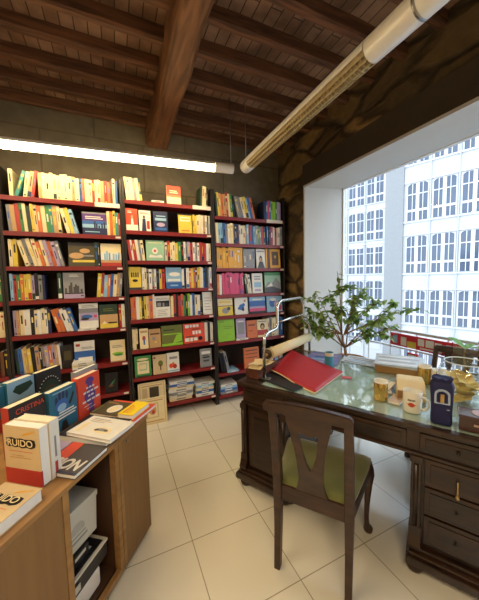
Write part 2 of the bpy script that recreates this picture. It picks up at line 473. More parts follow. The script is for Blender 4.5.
def gallery_window(root, M, s0, s1, z0, z1, lights=4):
    """arched glazed gallery bay; local x along the facade, y out of it"""
    w = s1 - s0; h = z1 - z0
    f = MB(M)
    # outer frame as arched shape with a recessed pane
    r = w * 0.2
    arch = [(s0, z0), (s1, z0), (s1, z1 - r)] + [(s1 - r + r * math.cos(R(t)), z1 - r + r * math.sin(R(t))) for t in (22, 45, 68, 90)] + \
           [(s0 + r + r * math.cos(R(t)), z1 - r + r * math.sin(R(t))) for t in (90, 112, 135, 158)] + [(s0, z1 - r)]
    bar = 0.028
    half = w / 2
    f.box(s0 - 0.03, s0 + 0.02, -0.05, 0.0, z0, z1, FFR); f.box(s1 - 0.02, s1 + 0.03, -0.05, 0.0, z0, z1, FFR)
    f.box(s0 + half - 0.07, s0 + half + 0.07, -0.055, 0.0, z0, z1, FFR)
    for q in (0.25, 0.75):
        f.box(s0 + w * q - bar / 2, s0 + w * q + bar / 2, -0.045, 0.0, z0, z1, FFR)
    f.box(s0, s1, -0.05, 0.0, z0 + h * 0.24, z0 + h * 0.30, FFR)
    f.box(s0, s1, -0.045, 0.0, z0 + h * 0.70, z0 + h * 0.725, FFR)
    # corner spandrels that make the arched heads of the two leaves
    for (ca, cb, sg) in ((s0, s0 + r, 1), (s1, s1 - r, -1)):
        cxx = cb
        pts = [(ca, z1), (cb, z1)] + [(cxx - sg * r * math.sin(R(t)), z1 - r + r * math.cos(R(t))) for t in (20, 45, 70, 90)]
        f.prism(pts, -0.05, 0.0, FFR, axis='y')
    fo = f.build('gallery_window', root)
    p = MB(M); p.prism(arch, -0.02, -0.004, PANE, axis='y'); p.build('pane', fo)

def facade(name, label, ox, oy, ex, ey, smin, smax, bays, rows, zlo, zhi, pil=None):
    M = frame(ox, oy, 0, ex, ey)
    root = thing(name, label, 'building', TR((ox, oy, zlo)))
    Mi = TR((-ox, -oy, -zlo)) @ M
    w = MB(Mi)
    w.box(smin, smax, 0.0, 1.2, zlo, zhi, FAC); w.build('wall', root)
    for (z0, z1) in rows:
        g = MB(Mi)
        g.box(smin, smax, -0.09, 0, z0 - 0.10, z0 - 0.03, FAC)
        g.box(smin, smax, -0.07, 0, z1 + 0.05, z1 + 0.11, FAC)
        for (s0, s1) in bays:
            g.box(s0 + 0.08, s1 - 0.08, -0.03, 0, z0 - 0.62, z0 - 0.22, FFR)
            g.box(s0 + 0.14, s1 - 0.14, -0.036, 0, z0 - 0.44, z0 - 0.425, FACL)  # darker strip paints the shadow gap of a groove across the panel
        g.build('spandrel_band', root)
        for (s0, s1) in bays: gallery_window(root, Mi, s0, s1, z0, z1)
    for i in range(len(bays) - 1):
        x = (bays[i][1] + bays[i + 1][0]) / 2
        g = MB(Mi); g.box(x - 0.025, x + 0.025, -0.10, 0, zlo, zhi, FACL); g.build('mullion_post', root)
    if pil:
        g = MB(Mi); g.box(pil[0], pil[1], -0.14, 0.6, zlo, zhi, FACS); g.build('pilaster', root)
    return root
ROWS = [(-3.35, -1.75), (-0.86, 0.76), (1.66, 3.44), (4.22, 5.98), (6.95, 8.6)]
facade('apartment_building', 'white apartment building with arched glazed galleries and a grey stone pilaster across the street', 13.405, 9.334, 0.342, -0.94,
       -0.81, 9.4, [(0.16 + 1.065 * i, 0.16 + 1.065 * i + 0.88) for i in range(8)], ROWS, -6.0, 10.2, pil=(-0.82, 0.02))
kk = 1.42
facade('apartment_building', 'farther white apartment building with glazed galleries seen left of the grey pilaster', 13.405 * kk, 9.334 * kk, 0.342, -0.94,
       -9.0, 2.0, [(-1.32 - 1.42 * i - 1.22, -1.32 - 1.42 * i) for i in range(5)], [(a * 1.0 + b_, c * 1.0 + b_ + 0.4) for (a, c), b_ in zip(ROWS, (-.2, 0.0, 0.1, 0.15, 0.2))], -6.0, 10.2)
b = MB(); b.box(XG + 0.6, 40, -20, 40, -6.2, -6.0, mat('street_asphalt', (120, 120, 122), rough=0.9)); structure(b.build('floor_street'))

# balcony railing outside the glass with what hangs on it
t = thing('balcony_railing', 'white metal balcony railing outside the window glass', 'railing', TR((2.78, 1.0, 0)))
b = MB(TR((-2.78, -1.0, 0)))
RAILM = mat('pale_grey_rail', (206, 210, 212), rough=0.4, metal=0.2, var=0.03)
b.box(2.76, 2.80, -0.9, 2.7, 0.90, 0.925, RAILM); b.build('top_rail', t)
b = MB(TR((-2.78, -1.0, 0))); b.box(2.765, 2.795, -0.9, 2.7, 0.72, 0.735, RAILM); b.box(2.765, 2.795, -0.9, 2.7, 0.06, 0.075, RAILM); b.build('lower_rail', t)
b = MB(TR((-2.78, -1.0, 0)))
for i in range(13):
    y = -0.85 + i * 0.29; b.box(2.774, 2.786, y - 0.006, y + 0.006, 0.0, 0.90, RAILM)
b.build('balusters', t)
b = MB(); b.box(XG + 0.25, 2.95, -0.95, 2.75, -0.12, 0.0, mat('balcony_slab', (190, 188, 182), rough=0.8)); structure(b.build('trim_balcony'))
RED = mat('banner_red', (206, 34, 48), rough=0.5, var=0.05)
b = MB(); b.box(2.735, 2.755, 1.30, 2.02, 0.755, 0.885, RED)
o = b.build('banner'); tag(o, 'red banner with white block lettering and a yellow patch hanging on the balcony railing', 'banner')
b = MB()
for (y0, y1, z0, z1, c) in ((1.84, 1.90, 0.77, 0.86, 'w'), (1.74, 1.83, 0.76, 0.825, 'y'), (1.66, 1.72, 0.80, 0.87, 'w'), (1.57, 1.645, 0.80, 0.87, 'w'), (1.50, 1.56, 0.80, 0.86, 'w'),
                            (1.50, 1.70, 0.77, 0.785, 'w'), (1.39, 1.46, 0.79, 0.86, 'w'), (1.94, 1.99, 0.78, 0.87, 'l')):
    b.box(2.732, 2.7355, y0, y1, z0, z1, cm(c))
b.build('banner_print', o)
b = MB(); b.box(2.735, 2.75, 1.72, 1.83, 0.585, 0.705, RED); b.box(2.732, 2.736, 1.735, 1.815, 0.60, 0.69, cm('w'))
b.box(2.730, 2.733, 1.745, 1.805, 0.655, 0.675, RED); b.box(2.730, 2.733, 1.755, 1.795, 0.615, 0.637, RED)
tag(b.build('notice_board'), 'small white notice with a red frame hanging under the red banner', 'sign')

# ------------------------------------------------------------------ tube lamps
LAMPW = mat('lamp_white_enamel', (240, 240, 238), rough=0.3, var=0.02)
LAMPE = mat('glowing_tube_diffuser', (255, 240, 200), rough=0.5, emit=(1.0, 0.76, 0.40), strength=TUBE_STRENGTH)
LOUV = mat('louvre_reflector', (206, 190, 150), rough=0.35, var=0.05, metal=0.25)
STEEL = mat('brushed_steel', (150, 150, 150), rough=0.3, metal=0.9, var=0.05)
def tube_lamp(label, p0, p1, r, lit, caps, group):
    p0 = Vector(p0); p1 = Vector(p1); d = (p1 - p0); L = d.length
    M = frame(p0.x, p0.y, p0.z, d.x, d.y)
    root = thing('tube_lamp', label, 'lamp', M, group)
    a0, a1 = caps
    def along(x): return (x, 0, 0)
    for (xa, xb) in ((0, a0), (L - a1, L)):
        b = MB(); b.tube([along(xa), along(xa + 0.006), along(xb - 0.006), along(xb)], [r * 0.9, r, r, r * 0.96], LAMPW, 24); b.build('end_cap', root)
    if lit:
        b = MB(); b.tube([along(a0), along(L - a1)], r * 0.90, LAMPE, 20); b.build('diffuser', root)
        b = MB(); seg = 14
        for rr in (r, r * 0.95):
            prof = [(rr * math.cos(R(t)), rr * math.sin(R(t))) for t in [8 + i * 164 / seg for i in range(seg + 1)]]
            for (ya, za), (yb, zb) in zip(prof, prof[1:]):
                b.face([(a0, ya, za), (L - a1, ya, za), (L - a1, yb, zb), (a0, yb, zb)], LAMPW, True)
        b.build('housing', root)
    else:
        # open louvre channel facing down: half shell above, slats below
        b = MB(); seg = 14
        prof = [(r * math.cos(R(t)), r * math.sin(R(t))) for t in [-12 + i * 204 / seg for i in range(seg + 1)]]
        for (ya, za), (yb, zb) in zip(prof, prof[1:]):
            b.face([(a0, ya, za), (L - a1, ya, za), (L - a1, yb, zb), (a0, yb, zb)], LAMPW, True)
        b.build('housing', root)
        b = MB()
        prof = [(r * 0.9 * math.cos(R(t)), r * 0.9 * math.sin(R(t)) + 0.004) for t in [0 + i * 180 / seg for i in range(seg + 1)]]
        for (ya, za), (yb, zb) in zip(prof, prof[1:]):
            b.face([(a0, ya, za), (L - a1, ya, za), (L - a1, yb, zb), (a0, yb, zb)], LOUV, True)
        b.build('reflector', root)
        b = MB(); n = int((L - a0 - a1) / 0.028)
        pr = [(r * 0.97 * math.cos(R(t)), r * 0.97 * math.sin(R(t))) for t in (180, 200, 220, 240, 260, 270, 280, 300, 320, 340, 360)]
        for i in range(1, n):
            x = a0 + (L - a0 - a1) * i / n
            b.prism([(y, z) for y, z in pr], x - 0.0012, x + 0.0012, LOUV, axis='x')
        for t in (215, 242, 270, 298, 325):
            y, z = r * 0.985 * math.cos(R(t)), r * 0.985 * math.sin(R(t))
            b.box(a0, L - a1, y - 0.0015, y + 0.0015, z - 0.001, -0.002, LOUV)
        b.build('louvre', root)
    b = MB()
    for x in ((0.03, L - 0.02) if lit else (0.02, L - 0.2)): b.tube([(x, 0, r * 0.8), (x, 0, ZC - p0.z)], 0.004, STEEL, 6)
    b.build('suspension_rod', root)
    if not lit:
        b = MB(); b.tube([along(L - a1 + 0.24), along(L - a1 + 0.255)], r * 1.01, STEEL, 24); b.build('joint_ring', root)
    return root
tube_lamp('glowing cream tube lamp hung along the shelf wall above the books', (-1.02, 2.80, 2.60), (1.13, 2.585, 2.60), 0.046, True, (0.20, 0.19), 'suspended tube lamps')
tube_lamp('unlit white tube lamp with a louvre hung above the window', (1.225, 2.50, 2.60), (1.165, -0.6, 2.60), 0.06, False, (0.14, 1.62), 'suspended tube lamps')

# ------------------------------------------------------------------ bookcases
BLACKW = mat('black_stained_wood', (34, 28, 25), rough=0.5, var=0.2, scale=20)
SHELFR = mat('oxblood_red_shelf', (128, 32, 34), rough=0.4, var=0.12, scale=12)
BACKB = mat('dark_brown_back_panel', (46, 34, 26), rough=0.8, var=0.2, scale=10)
TAGW = mat('white_label_strip', (224, 214, 200), rough=0.5, var=0.03)
YF, YBK = 3.02, 3.285
ROWZ = dict(F=[2.265, 1.955, 1.65, 1.345, 1.03, .68, .367, .12], L=[2.265, 1.962, 1.655, 1.35, 1.033, .68, .367, .12],
            M=[2.323, 2.02, 1.715, 1.413, 1.10, .78, .48, .14], R=[2.235, 1.925, 1.635, 1.32, 1.068, .754, .375, .107])
CASEX = dict(F=(-1.85, -0.882), L=(-0.878, 0.102), M=(0.106, 1.052), R=(1.056, 2.03))
CASEN = dict(F='far left bookcase', L='left bookcase', M='middle bookcase', R='right bookcase')
CASEL = dict(F='black and red bookcase cut off by the left edge of the photo', L='black bookcase with oxblood red shelves standing at left behind the book counter',
             M='black bookcase with oxblood red shelves in the middle of the back wall', R='black bookcase with oxblood red shelves in the corner behind the desk')
LABX = dict(L=(-0.14, 0.08), M=(0.82, 1.03), R=(1.76, 1.99))
for c in 'FLMR':
    x0, x1 = CASEX[c]
    M0 = TR((x0, YF, 0)); Mi = M0.inverted()
    root = thing('bookcase', CASEL[c], 'bookcase', M0, 'bookcases along the back wall')
    for (a, e) in ((x0, x0 + 0.02), (x1 - 0.02, x1)):
        b = MB(Mi); b.box(a, e, YF, YBK, 0, 2.53, BLACKW); b.build('side_panel', root)
    b = MB(Mi); b.box(x0 + 0.02, x1 - 0.02, YBK - 0.012, YBK, 0.06, ROWZ[c][0], BACKB); b.build('back_panel', root)
    for i, z in enumerate(ROWZ[c]):
        b = MB(Mi); b.box(x0 + 0.02, x1 - 0.02, YF, YBK - 0.012, z - 0.022, z, SHELFR)
        b.box(x0 + 0.02, x1 - 0.02, YF - 0.006, YF + 0.012, z - 0.038, z, SHELFR)
        sh = b.build('shelf', root)
        if c in LABX:
            b = MB(Mi)
            if i == 0: b.box(LABX[c][0], LABX[c][1], YF - 0.010, YF - 0.0055, z - 0.036, z + 0.004, TAGW)
            else: b.box(x1 - 0.075, x1 - 0.028, YF - 0.009, YF - 0.0055, z - 0.030, z - 0.012, TAGW)
            b.build('label_strip', sh)

# ------------------------------------------------------------------ books on the shelves
ORD = ['first', 'second', 'third', 'fourth', 'fifth', 'sixth', 'seventh', 'eighth', 'ninth', 'tenth', 'eleventh', 'twelfth', 'thirteenth', 'fourteenth', 'fifteenth', 'sixteenth']
SHN = ['top shelf', 'second shelf', 'third shelf', 'fourth shelf', 'fifth shelf', 'sixth shelf', 'seventh shelf', 'bottom shelf']
SPINES = [
 ('L', 0, -0.797, -0.769, 'ccc', 1, 0.235, 0),
 ('L', 0, -0.766, -0.738, 't', 1, 0.235, 17),
 ('L', 0, -0.72, -0.638, 'coacr', 3, 0.235, 9),
 ('L', 0, -0.63, -0.403, 'acccccccccc', 8, 0.232, 0),
 ('L', 0, -0.399, 0.078, 'coacbbocccrccwarocmCboam', 18, 0.225, 0),
 ('L', 1, -0.82, -0.429, 'lecaorogyckdkymecoorctgitraccy', 14, 0.245, -3),
 ('L', 1, -0.421, -0.325, 'cyyl', 3, 0.235, -13),
 ('L', 1, -0.044, 0.078, 'ceoytgr', 5, 0.235, 0),
 ('L', 2, -0.834, -0.778, 'vcaya', 2, 0.245, 0),
 ('L', 2, -0.756, -0.662, 'coecc', 3, 0.245, -14),
 ('L', 2, -0.662, -0.431, 'caoycevcoavnedn', 8, 0.24, -12),
 ('L', 2, -0.165, -0.122, 'dk', 2, 0.24, 0),
 ('L', 3, -0.845, -0.59, 'lwrwgmokyypvykwewn', 10, 0.235, 0),
 ('L', 3, -0.489, -0.457, 'kd', 1, 0.24, 0),
 ('L', 3, -0.173, 0.078, 'yrklobcaweb', 9, 0.235, 6),
 ('L', 4, -0.845, -0.563, 'vvawccwcwdkcccwkccwdn', 11, 0.235, 0),
 ('L', 4, -0.556, -0.492, 'oro', 2, 0.235, -13),
 ('L', 4, -0.476, -0.386, 'wwb', 3, 0.225, -15),
 ('L', 4, 0.019, 0.076, 'rww', 2, 0.245, 0),
 ('L', 5, -0.845, -0.505, 'dlbcanykaekevrovaow', 14, 0.24, -3),
 ('M', 0, 0.138, 0.29, 'cycceacd', 6, 0.225, -5),
 ('M', 0, 0.915, 1.025, 'dcrckd', 5, 0.225, 3),
 ('M', 1, 0.825, 1.025, 'yyccwawdw', 9, 0.21, 0),
 ('M', 2, 0.135, 0.312, 'rwrcwecb', 7, 0.215, -6),
 ('M', 2, 0.507, 1.025, 'wrwccygkawevrwvewrrrwwc', 19, 0.21, 0),
 ('M', 3, 0.259, 0.494, 'wcewrewkyr', 9, 0.225, 0),
 ('M', 3, 0.679, 1.025, 'wnlwoyomgycwbkyew', 14, 0.23, 0),
 ('M', 4, 0.135, 0.377, 'oowwykycrow', 9, 0.25, 0),
 ('M', 4, 0.546, 0.899, 'crakrowgkiiwbcywk', 13, 0.245, 0),
 ('M', 5, 0.135, 0.19, 'ccc', 3, 0.22, 0),
 ('M', 5, 0.925, 1.025, 'wkw', 4, 0.23, 0),
 ('M', 7, 0.135, 0.136, 'bw', 1, 0.2, 0),
 ('R', 0, 1.103, 1.342, 'dyaooarcgk', 9, 0.27, -4),
 ('R', 0, 1.381, 1.61, 'eecylbo', 8, 0.25, -13),
 ('R', 0, 1.737, 1.987, 'nbpbiigvv', 9, 0.24, 0),
 ('R', 1, 1.094, 1.761, 'cllbewcenncwcelrblegern', 24, 0.235, -2),
 ('R', 1, 1.775, 1.999, 'bkrwrcwe', 8, 0.23, 0),
 ('R', 2, 1.098, 1.434, 'hhhhhhhhh', 12, 0.25, 0),
 ('R', 2, 1.44, 1.613, 'eeee', 6, 0.245, 0),
 ('R', 2, 1.756, 1.807, 'hm', 2, 0.25, 0),
 ('R', 3, 1.09, 1.152, 'oaw', 2, 0.245, 0),
 ('R', 3, 1.158, 1.44, 'ppppppppp', 10, 0.26, -2),
 ('R', 3, 1.454, 1.537, 'dcw', 3, 0.25, -8),
 ('R', 5, 1.772, 2.0, 'wecwwbb', 8, 0.25, 0),
 ('R', 6, 1.09, 1.191, 'kke', 6, 0.26, -12),
 ('R', 6, 1.737, 2.0, 'blwblew', 10, 0.2, 0),
 ('F', 1, -0.955, -0.905, 'cy', 2, 0.235, 0),
 ('F', 2, -0.955, -0.905, 'oy', 2, 0.235, 0),
 ('F', 3, -0.955, -0.905, 'cg', 2, 0.235, 0),
 ('F', 4, -0.955, -0.905, 'cc', 2, 0.235, 0),
 ('F', 5, -0.955, -0.905, 'mk', 2, 0.235, 0),
 ('F', 6, -0.955, -0.905, 'cm', 2, 0.235, 0),
]
FACES = [
 ('L', 1, -0.259, -0.044, 0.215, 'city_purple', 'purple and blue book with a harbour city photo facing out in the left bookcase'),
 ('L', 2, -0.391, -0.165, 0.225, 'olive_hills', 'dark olive book with a yellow band facing out in the left bookcase'),
 ('L', 2, -0.117, 0.073, 0.225, 'city_pale', 'pale book with a blue city skyline above red facing out in the left bookcase'),
 ('L', 3, -0.449, -0.272, 0.245, 'skyline_grey', 'grey book with a dark skyline and pink foot band facing out in the left bookcase'),
 ('L', 4, -0.336, -0.168, 0.245, 'car_grey', 'pale grey book with a blurred blue vehicle photo facing out in the left bookcase'),
 ('L', 4, -0.159, 0.01, 0.24, 'mosque', 'dark green and tan book with a bright yellow strip facing out in the left bookcase'),
 ('L', 5, -0.493, -0.406, 0.22, 'black_plain', 'black book with a dim olive panel facing out low in the left bookcase'),
 ('L', 5, -0.398, -0.218, 0.24, 'blue_white', 'white book with a broad blue band facing out low in the left bookcase'),
 ('L', 5, -0.082, 0.063, 0.22, 'green_leaf', 'cream book with a green leaf streak facing out low in the left bookcase'),
 ('L', 6, -0.144, -0.023, 0.2, 'dark_leaf', 'black book with a faint green leaf facing out lowest in the left bookcase'),
 ('M', 0, 0.547, 0.702, 0.195, 'red_white', 'red and cream book standing alone facing out on top of the middle bookcase'),
 ('M', 1, 0.118, 0.247, 0.225, 'red_figure', 'red book with a white figure facing out at left of the middle bookcase'),
 ('M', 1, 0.256, 0.375, 0.215, 'white_redblue', 'white book with a dark red and blue figure beside the red figure book'),
 ('M', 1, 0.4, 0.55, 0.215, 'blue_title', 'navy blue book with a pale title facing out in the middle bookcase'),
 ('M', 1, 0.663, 0.813, 0.21, 'yellow_title', 'yellow book with a white title panel facing out in the middle bookcase'),
 ('M', 2, 0.312, 0.501, 0.215, 'green_disc', 'pale green book with a white disc facing out in the middle bookcase'),
 ('M', 3, 0.118, 0.254, 0.235, 'yellow_face', 'yellow book with black lettering blocks facing out in the middle bookcase'),
 ('M', 3, 0.505, 0.679, 0.23, 'blue_sea', 'light blue book with a white wave title facing out in the middle bookcase'),
 ('M', 4, 0.377, 0.541, 0.235, 'photo_bw', 'white book with a dark photo band facing out in the middle bookcase'),
 ('M', 4, 0.911, 1.045, 0.26, 'white_lines', 'plain white book with faint grey lines facing out in the middle bookcase'),
 ('M', 5, 0.205, 0.296, 0.215, 'cream_figure', 'cream book with a small red and blue figure facing out in the middle bookcase'),
 ('M', 5, 0.301, 0.426, 0.2, 'tan_dot', 'tan book with a small yellow dot facing out in the middle bookcase'),
 ('M', 5, 0.432, 0.667, 0.225, 'olive_field', 'wide olive green book facing out beside the red block lettered book'),
 ('M', 5, 0.673, 0.925, 0.225, 'red_block', 'wide red book with white block lettering facing out in the middle bookcase'),
 ('M', 6, 0.142, 0.314, 0.22, 'green_frame', 'green book with a cream framed title facing out in the middle bookcase'),
 ('M', 6, 0.329, 0.478, 0.21, 'cream_dark', 'cream book with a small brown plant facing out beside the green framed book'),
 ('M', 6, 0.478, 0.617, 0.215, 'fruit', 'white book with red fruit facing out in the middle bookcase'),
 ('M', 6, 0.861, 1.002, 0.21, 'grey_face', 'pale grey book with dark blocks facing out at right of the middle bookcase'),
 ('R', 2, 1.62, 1.749, 0.24, 'portrait', 'white book with a dark haired woman portrait facing out in the right bookcase'),
 ('R', 2, 1.815, 1.973, 0.25, 'icon', 'ochre book with a dark icon panel facing out in the right bookcase'),
 ('R', 3, 1.558, 1.707, 0.25, 'letter_blue', 'white book with pale blue panels facing out in the right bookcase'),
 ('R', 3, 1.737, 1.977, 0.26, 'landscape', 'book with a green and grey mountain picture facing out in the right bookcase'),
 ('R', 4, 1.094, 1.287, 0.215, 'yellow_cat', 'yellow book with a grey animal drawing facing out in the right bookcase'),
 ('R', 4, 1.314, 1.49, 0.215, 'blue_splash', 'white book with a blue splash figure facing out in the right bookcase'),
 ('R', 4, 1.511, 1.74, 0.225, 'dusk', 'blue and pink dusk landscape book facing out in the right bookcase'),
 ('R', 4, 1.762, 1.998, 0.24, 'sky_pink', 'pale blue book with blue and pink shapes facing out in the right bookcase'),
 ('R', 5, 1.085, 1.306, 0.265, 'lime', 'lime green book with faint lines facing out in the right bookcase'),
 ('R', 5, 1.326, 1.456, 0.24, 'pink_grey', 'grey pink book facing out between the lime and the rust brown books'),
 ('R', 5, 1.463, 1.611, 0.225, 'rust', 'rust brown book facing out in the right bookcase'),
 ('R', 5, 1.618, 1.772, 0.225, 'face_red', 'cream book with a dark head above a red band facing out in the right bookcase'),
 ('R', 6, 1.427, 1.641, 0.255, 'orange', 'orange book facing out low in the right bookcase behind the desk'),
]

def spine_book(b, t, d, h, code, rng):
    """upright book, spine facing -y; x thickness, y depth, z height"""
    c = cm(code); pap = PAPER if rng.random() < 0.7 else WHITEPAPER
    b.box(0, t, 0, 0.0022, 0, h, c, bevel=min(0.0009, t * 0.1))
    b.box(0, 0.0018, 0.0022, d, 0, h, c); b.box(t - 0.0018, t, 0.0022, d, 0, h, c)
    b.box(0.0018, t - 0.0018, 0.0022, d - 0.004, 0.003, h - 0.003, pap)
    # spine print: bands and a title block
    pool = 'wkcrbynd'.replace(code, '')
    k = rng.random(); ink = cm(rng.choice(pool)); m = t * 0.12
    if k < 0.32:
        z0 = h * rng.uniform(0.35, 0.55); b.box(t * 0.3, t * 0.7, -0.0005, 0.0001, z0, z0 + h * rng.uniform(0.2, 0.35), ink)
    elif k < 0.5:
        b.box(m, t - m, -0.0005, 0.0001, h * 0.78, h * 0.86, ink)
        b.box(t * 0.35, t * 0.62, -0.0005, 0.0001, h * 0.3, h * 0.62, ink)
    elif k < 0.64:
        b.box(m * 0.3, t - m * 0.3, -0.0005, 0.0001, h * 0.03, h * rng.uniform(0.12, 0.3), ink)
        b.box(t * 0.38, t * 0.62, -0.0005, 0.0001, h * 0.42, h * 0.8, cm(rng.choice(pool)))
    elif k < 0.85:
        z0 = h * rng.uniform(0.3, 0.5); b.box(t * 0.4, t * 0.58, -0.0005, 0.0001, z0, z0 + h * 0.32, ink)
        b.box(t * 0.25, t * 0.75, -0.0005, 0.0001, h * 0.06, h * 0.11, ink)
rng = random.Random(11)
spines = []
EDGE = {}
for (c, r, X0, X1, codes, n, h, lean) in SPINES:
    if n < len(codes): codes = [codes[int((i + 0.5) * len(codes) / n)] for i in range(n)]
    ws = [rng.uniform(0.75, 1.25) for _ in codes]
    s = (X1 - X0) / sum(ws); x = X0; z = ROWZ[c][r] + 0.0008
    stop = min([f[2] for f in FACES if f[0] == c and f[1] == r and f[2] > X0] + [CASEX[c][1] - 0.022])
    tn = math.tan(R(abs(lean)))
    for cd, w in zip(codes, ws):
        wide = w * s; t = min(0.042, wide * math.cos(R(lean)) - 0.0006)
        hh = h * rng.uniform(0.93, 1.03) * (1.1 if cd == 'C' else 1.0); cd = cd.lower()
        limit = (ROWZ[c][r - 1] - 0.043 - z) if r > 0 else 0.4
        hh = min(hh, (limit - abs(math.sin(R(lean))) * t) / max(0.5, math.cos(R(lean))))
        d = min(0.20, hh * rng.uniform(0.64, 0.74)); y = YF + 0.008 + rng.uniform(0, 0.016)
        base, top = EDGE.get((c, r), (CASEX[c][0] + 0.021, CASEX[c][0] + 0.021))
        sh = math.sin(R(lean)) * hh
        x = max(x, base, top - sh)
        wide = t / math.cos(R(lean)) + 0.0006
        if x + wide + max(0, sh) > stop + 0.001: continue
        if lean < 0: M = TR((x, y, z)) @ RY(lean)
        elif lean > 0: M = TR((x + wide, y, z)) @ RY(lean) @ TR((-t, 0, 0))
        else: M = TR((x, y, z))
        spines.append((c, r, x, cd, M, t, d, hh))
        x += wide
        EDGE[(c, r)] = (x, x + sh)
cnt = {}
for e in spines: cnt[e[:2] + e[3:4]] = cnt.get(e[:2] + e[3:4], 0) + 1
# past about 300 books in view the ones that show smallest are one object
def shown(e):
    far = (e[4].translation - cam.matrix_world.translation).length
    hid = 0.3 if (e[0] == 'F' or (e[0] == 'R' and e[1] >= 6 and e[2] > 1.6) or (e[0] == 'L' and e[1] >= 6)) else 1.0
    return e[5] * e[7] / far ** 2 * hid
NSPINE = 214
small = set(id(e) for e in sorted(spines, key=shown)[:max(0, len(spines) - NSPINE)])
rest = MB(); seen = {}
for e in sorted(spines, key=lambda q: (q[0], q[1], q[2])):
    kx = e[:2] + e[3:4]; seen[kx] = seen.get(kx, 0) + 1
    if id(e) in small:
        rest.M = e[4]; spine_book(rest, e[5], e[6], e[7], e[3], rng)
        continue
    b = MB(); spine_book(b, e[5], e[6], e[7], e[3], rng)
    o = b.build('book'); o.matrix_world = e[4]
    place = '%s of the %s' % (SHN[e[1]], CASEN[e[0]])
    nm = CODES[e[3]][0]
    if cnt[kx] == 1: lab = 'the only %s spine on the %s' % (nm, place)
    else: lab = '%s %s spine from left on the %s' % (ORD[seen[kx] - 1], nm, place)
    tag(o, lab, 'book', 'spine out books on the %s' % place)
o = rest.build('book'); o['kind'] = 'stuff'
tag(o, 'remaining thin book spines filling in between the others on the bookcase shelves', 'books')
print('spines', len(spines))

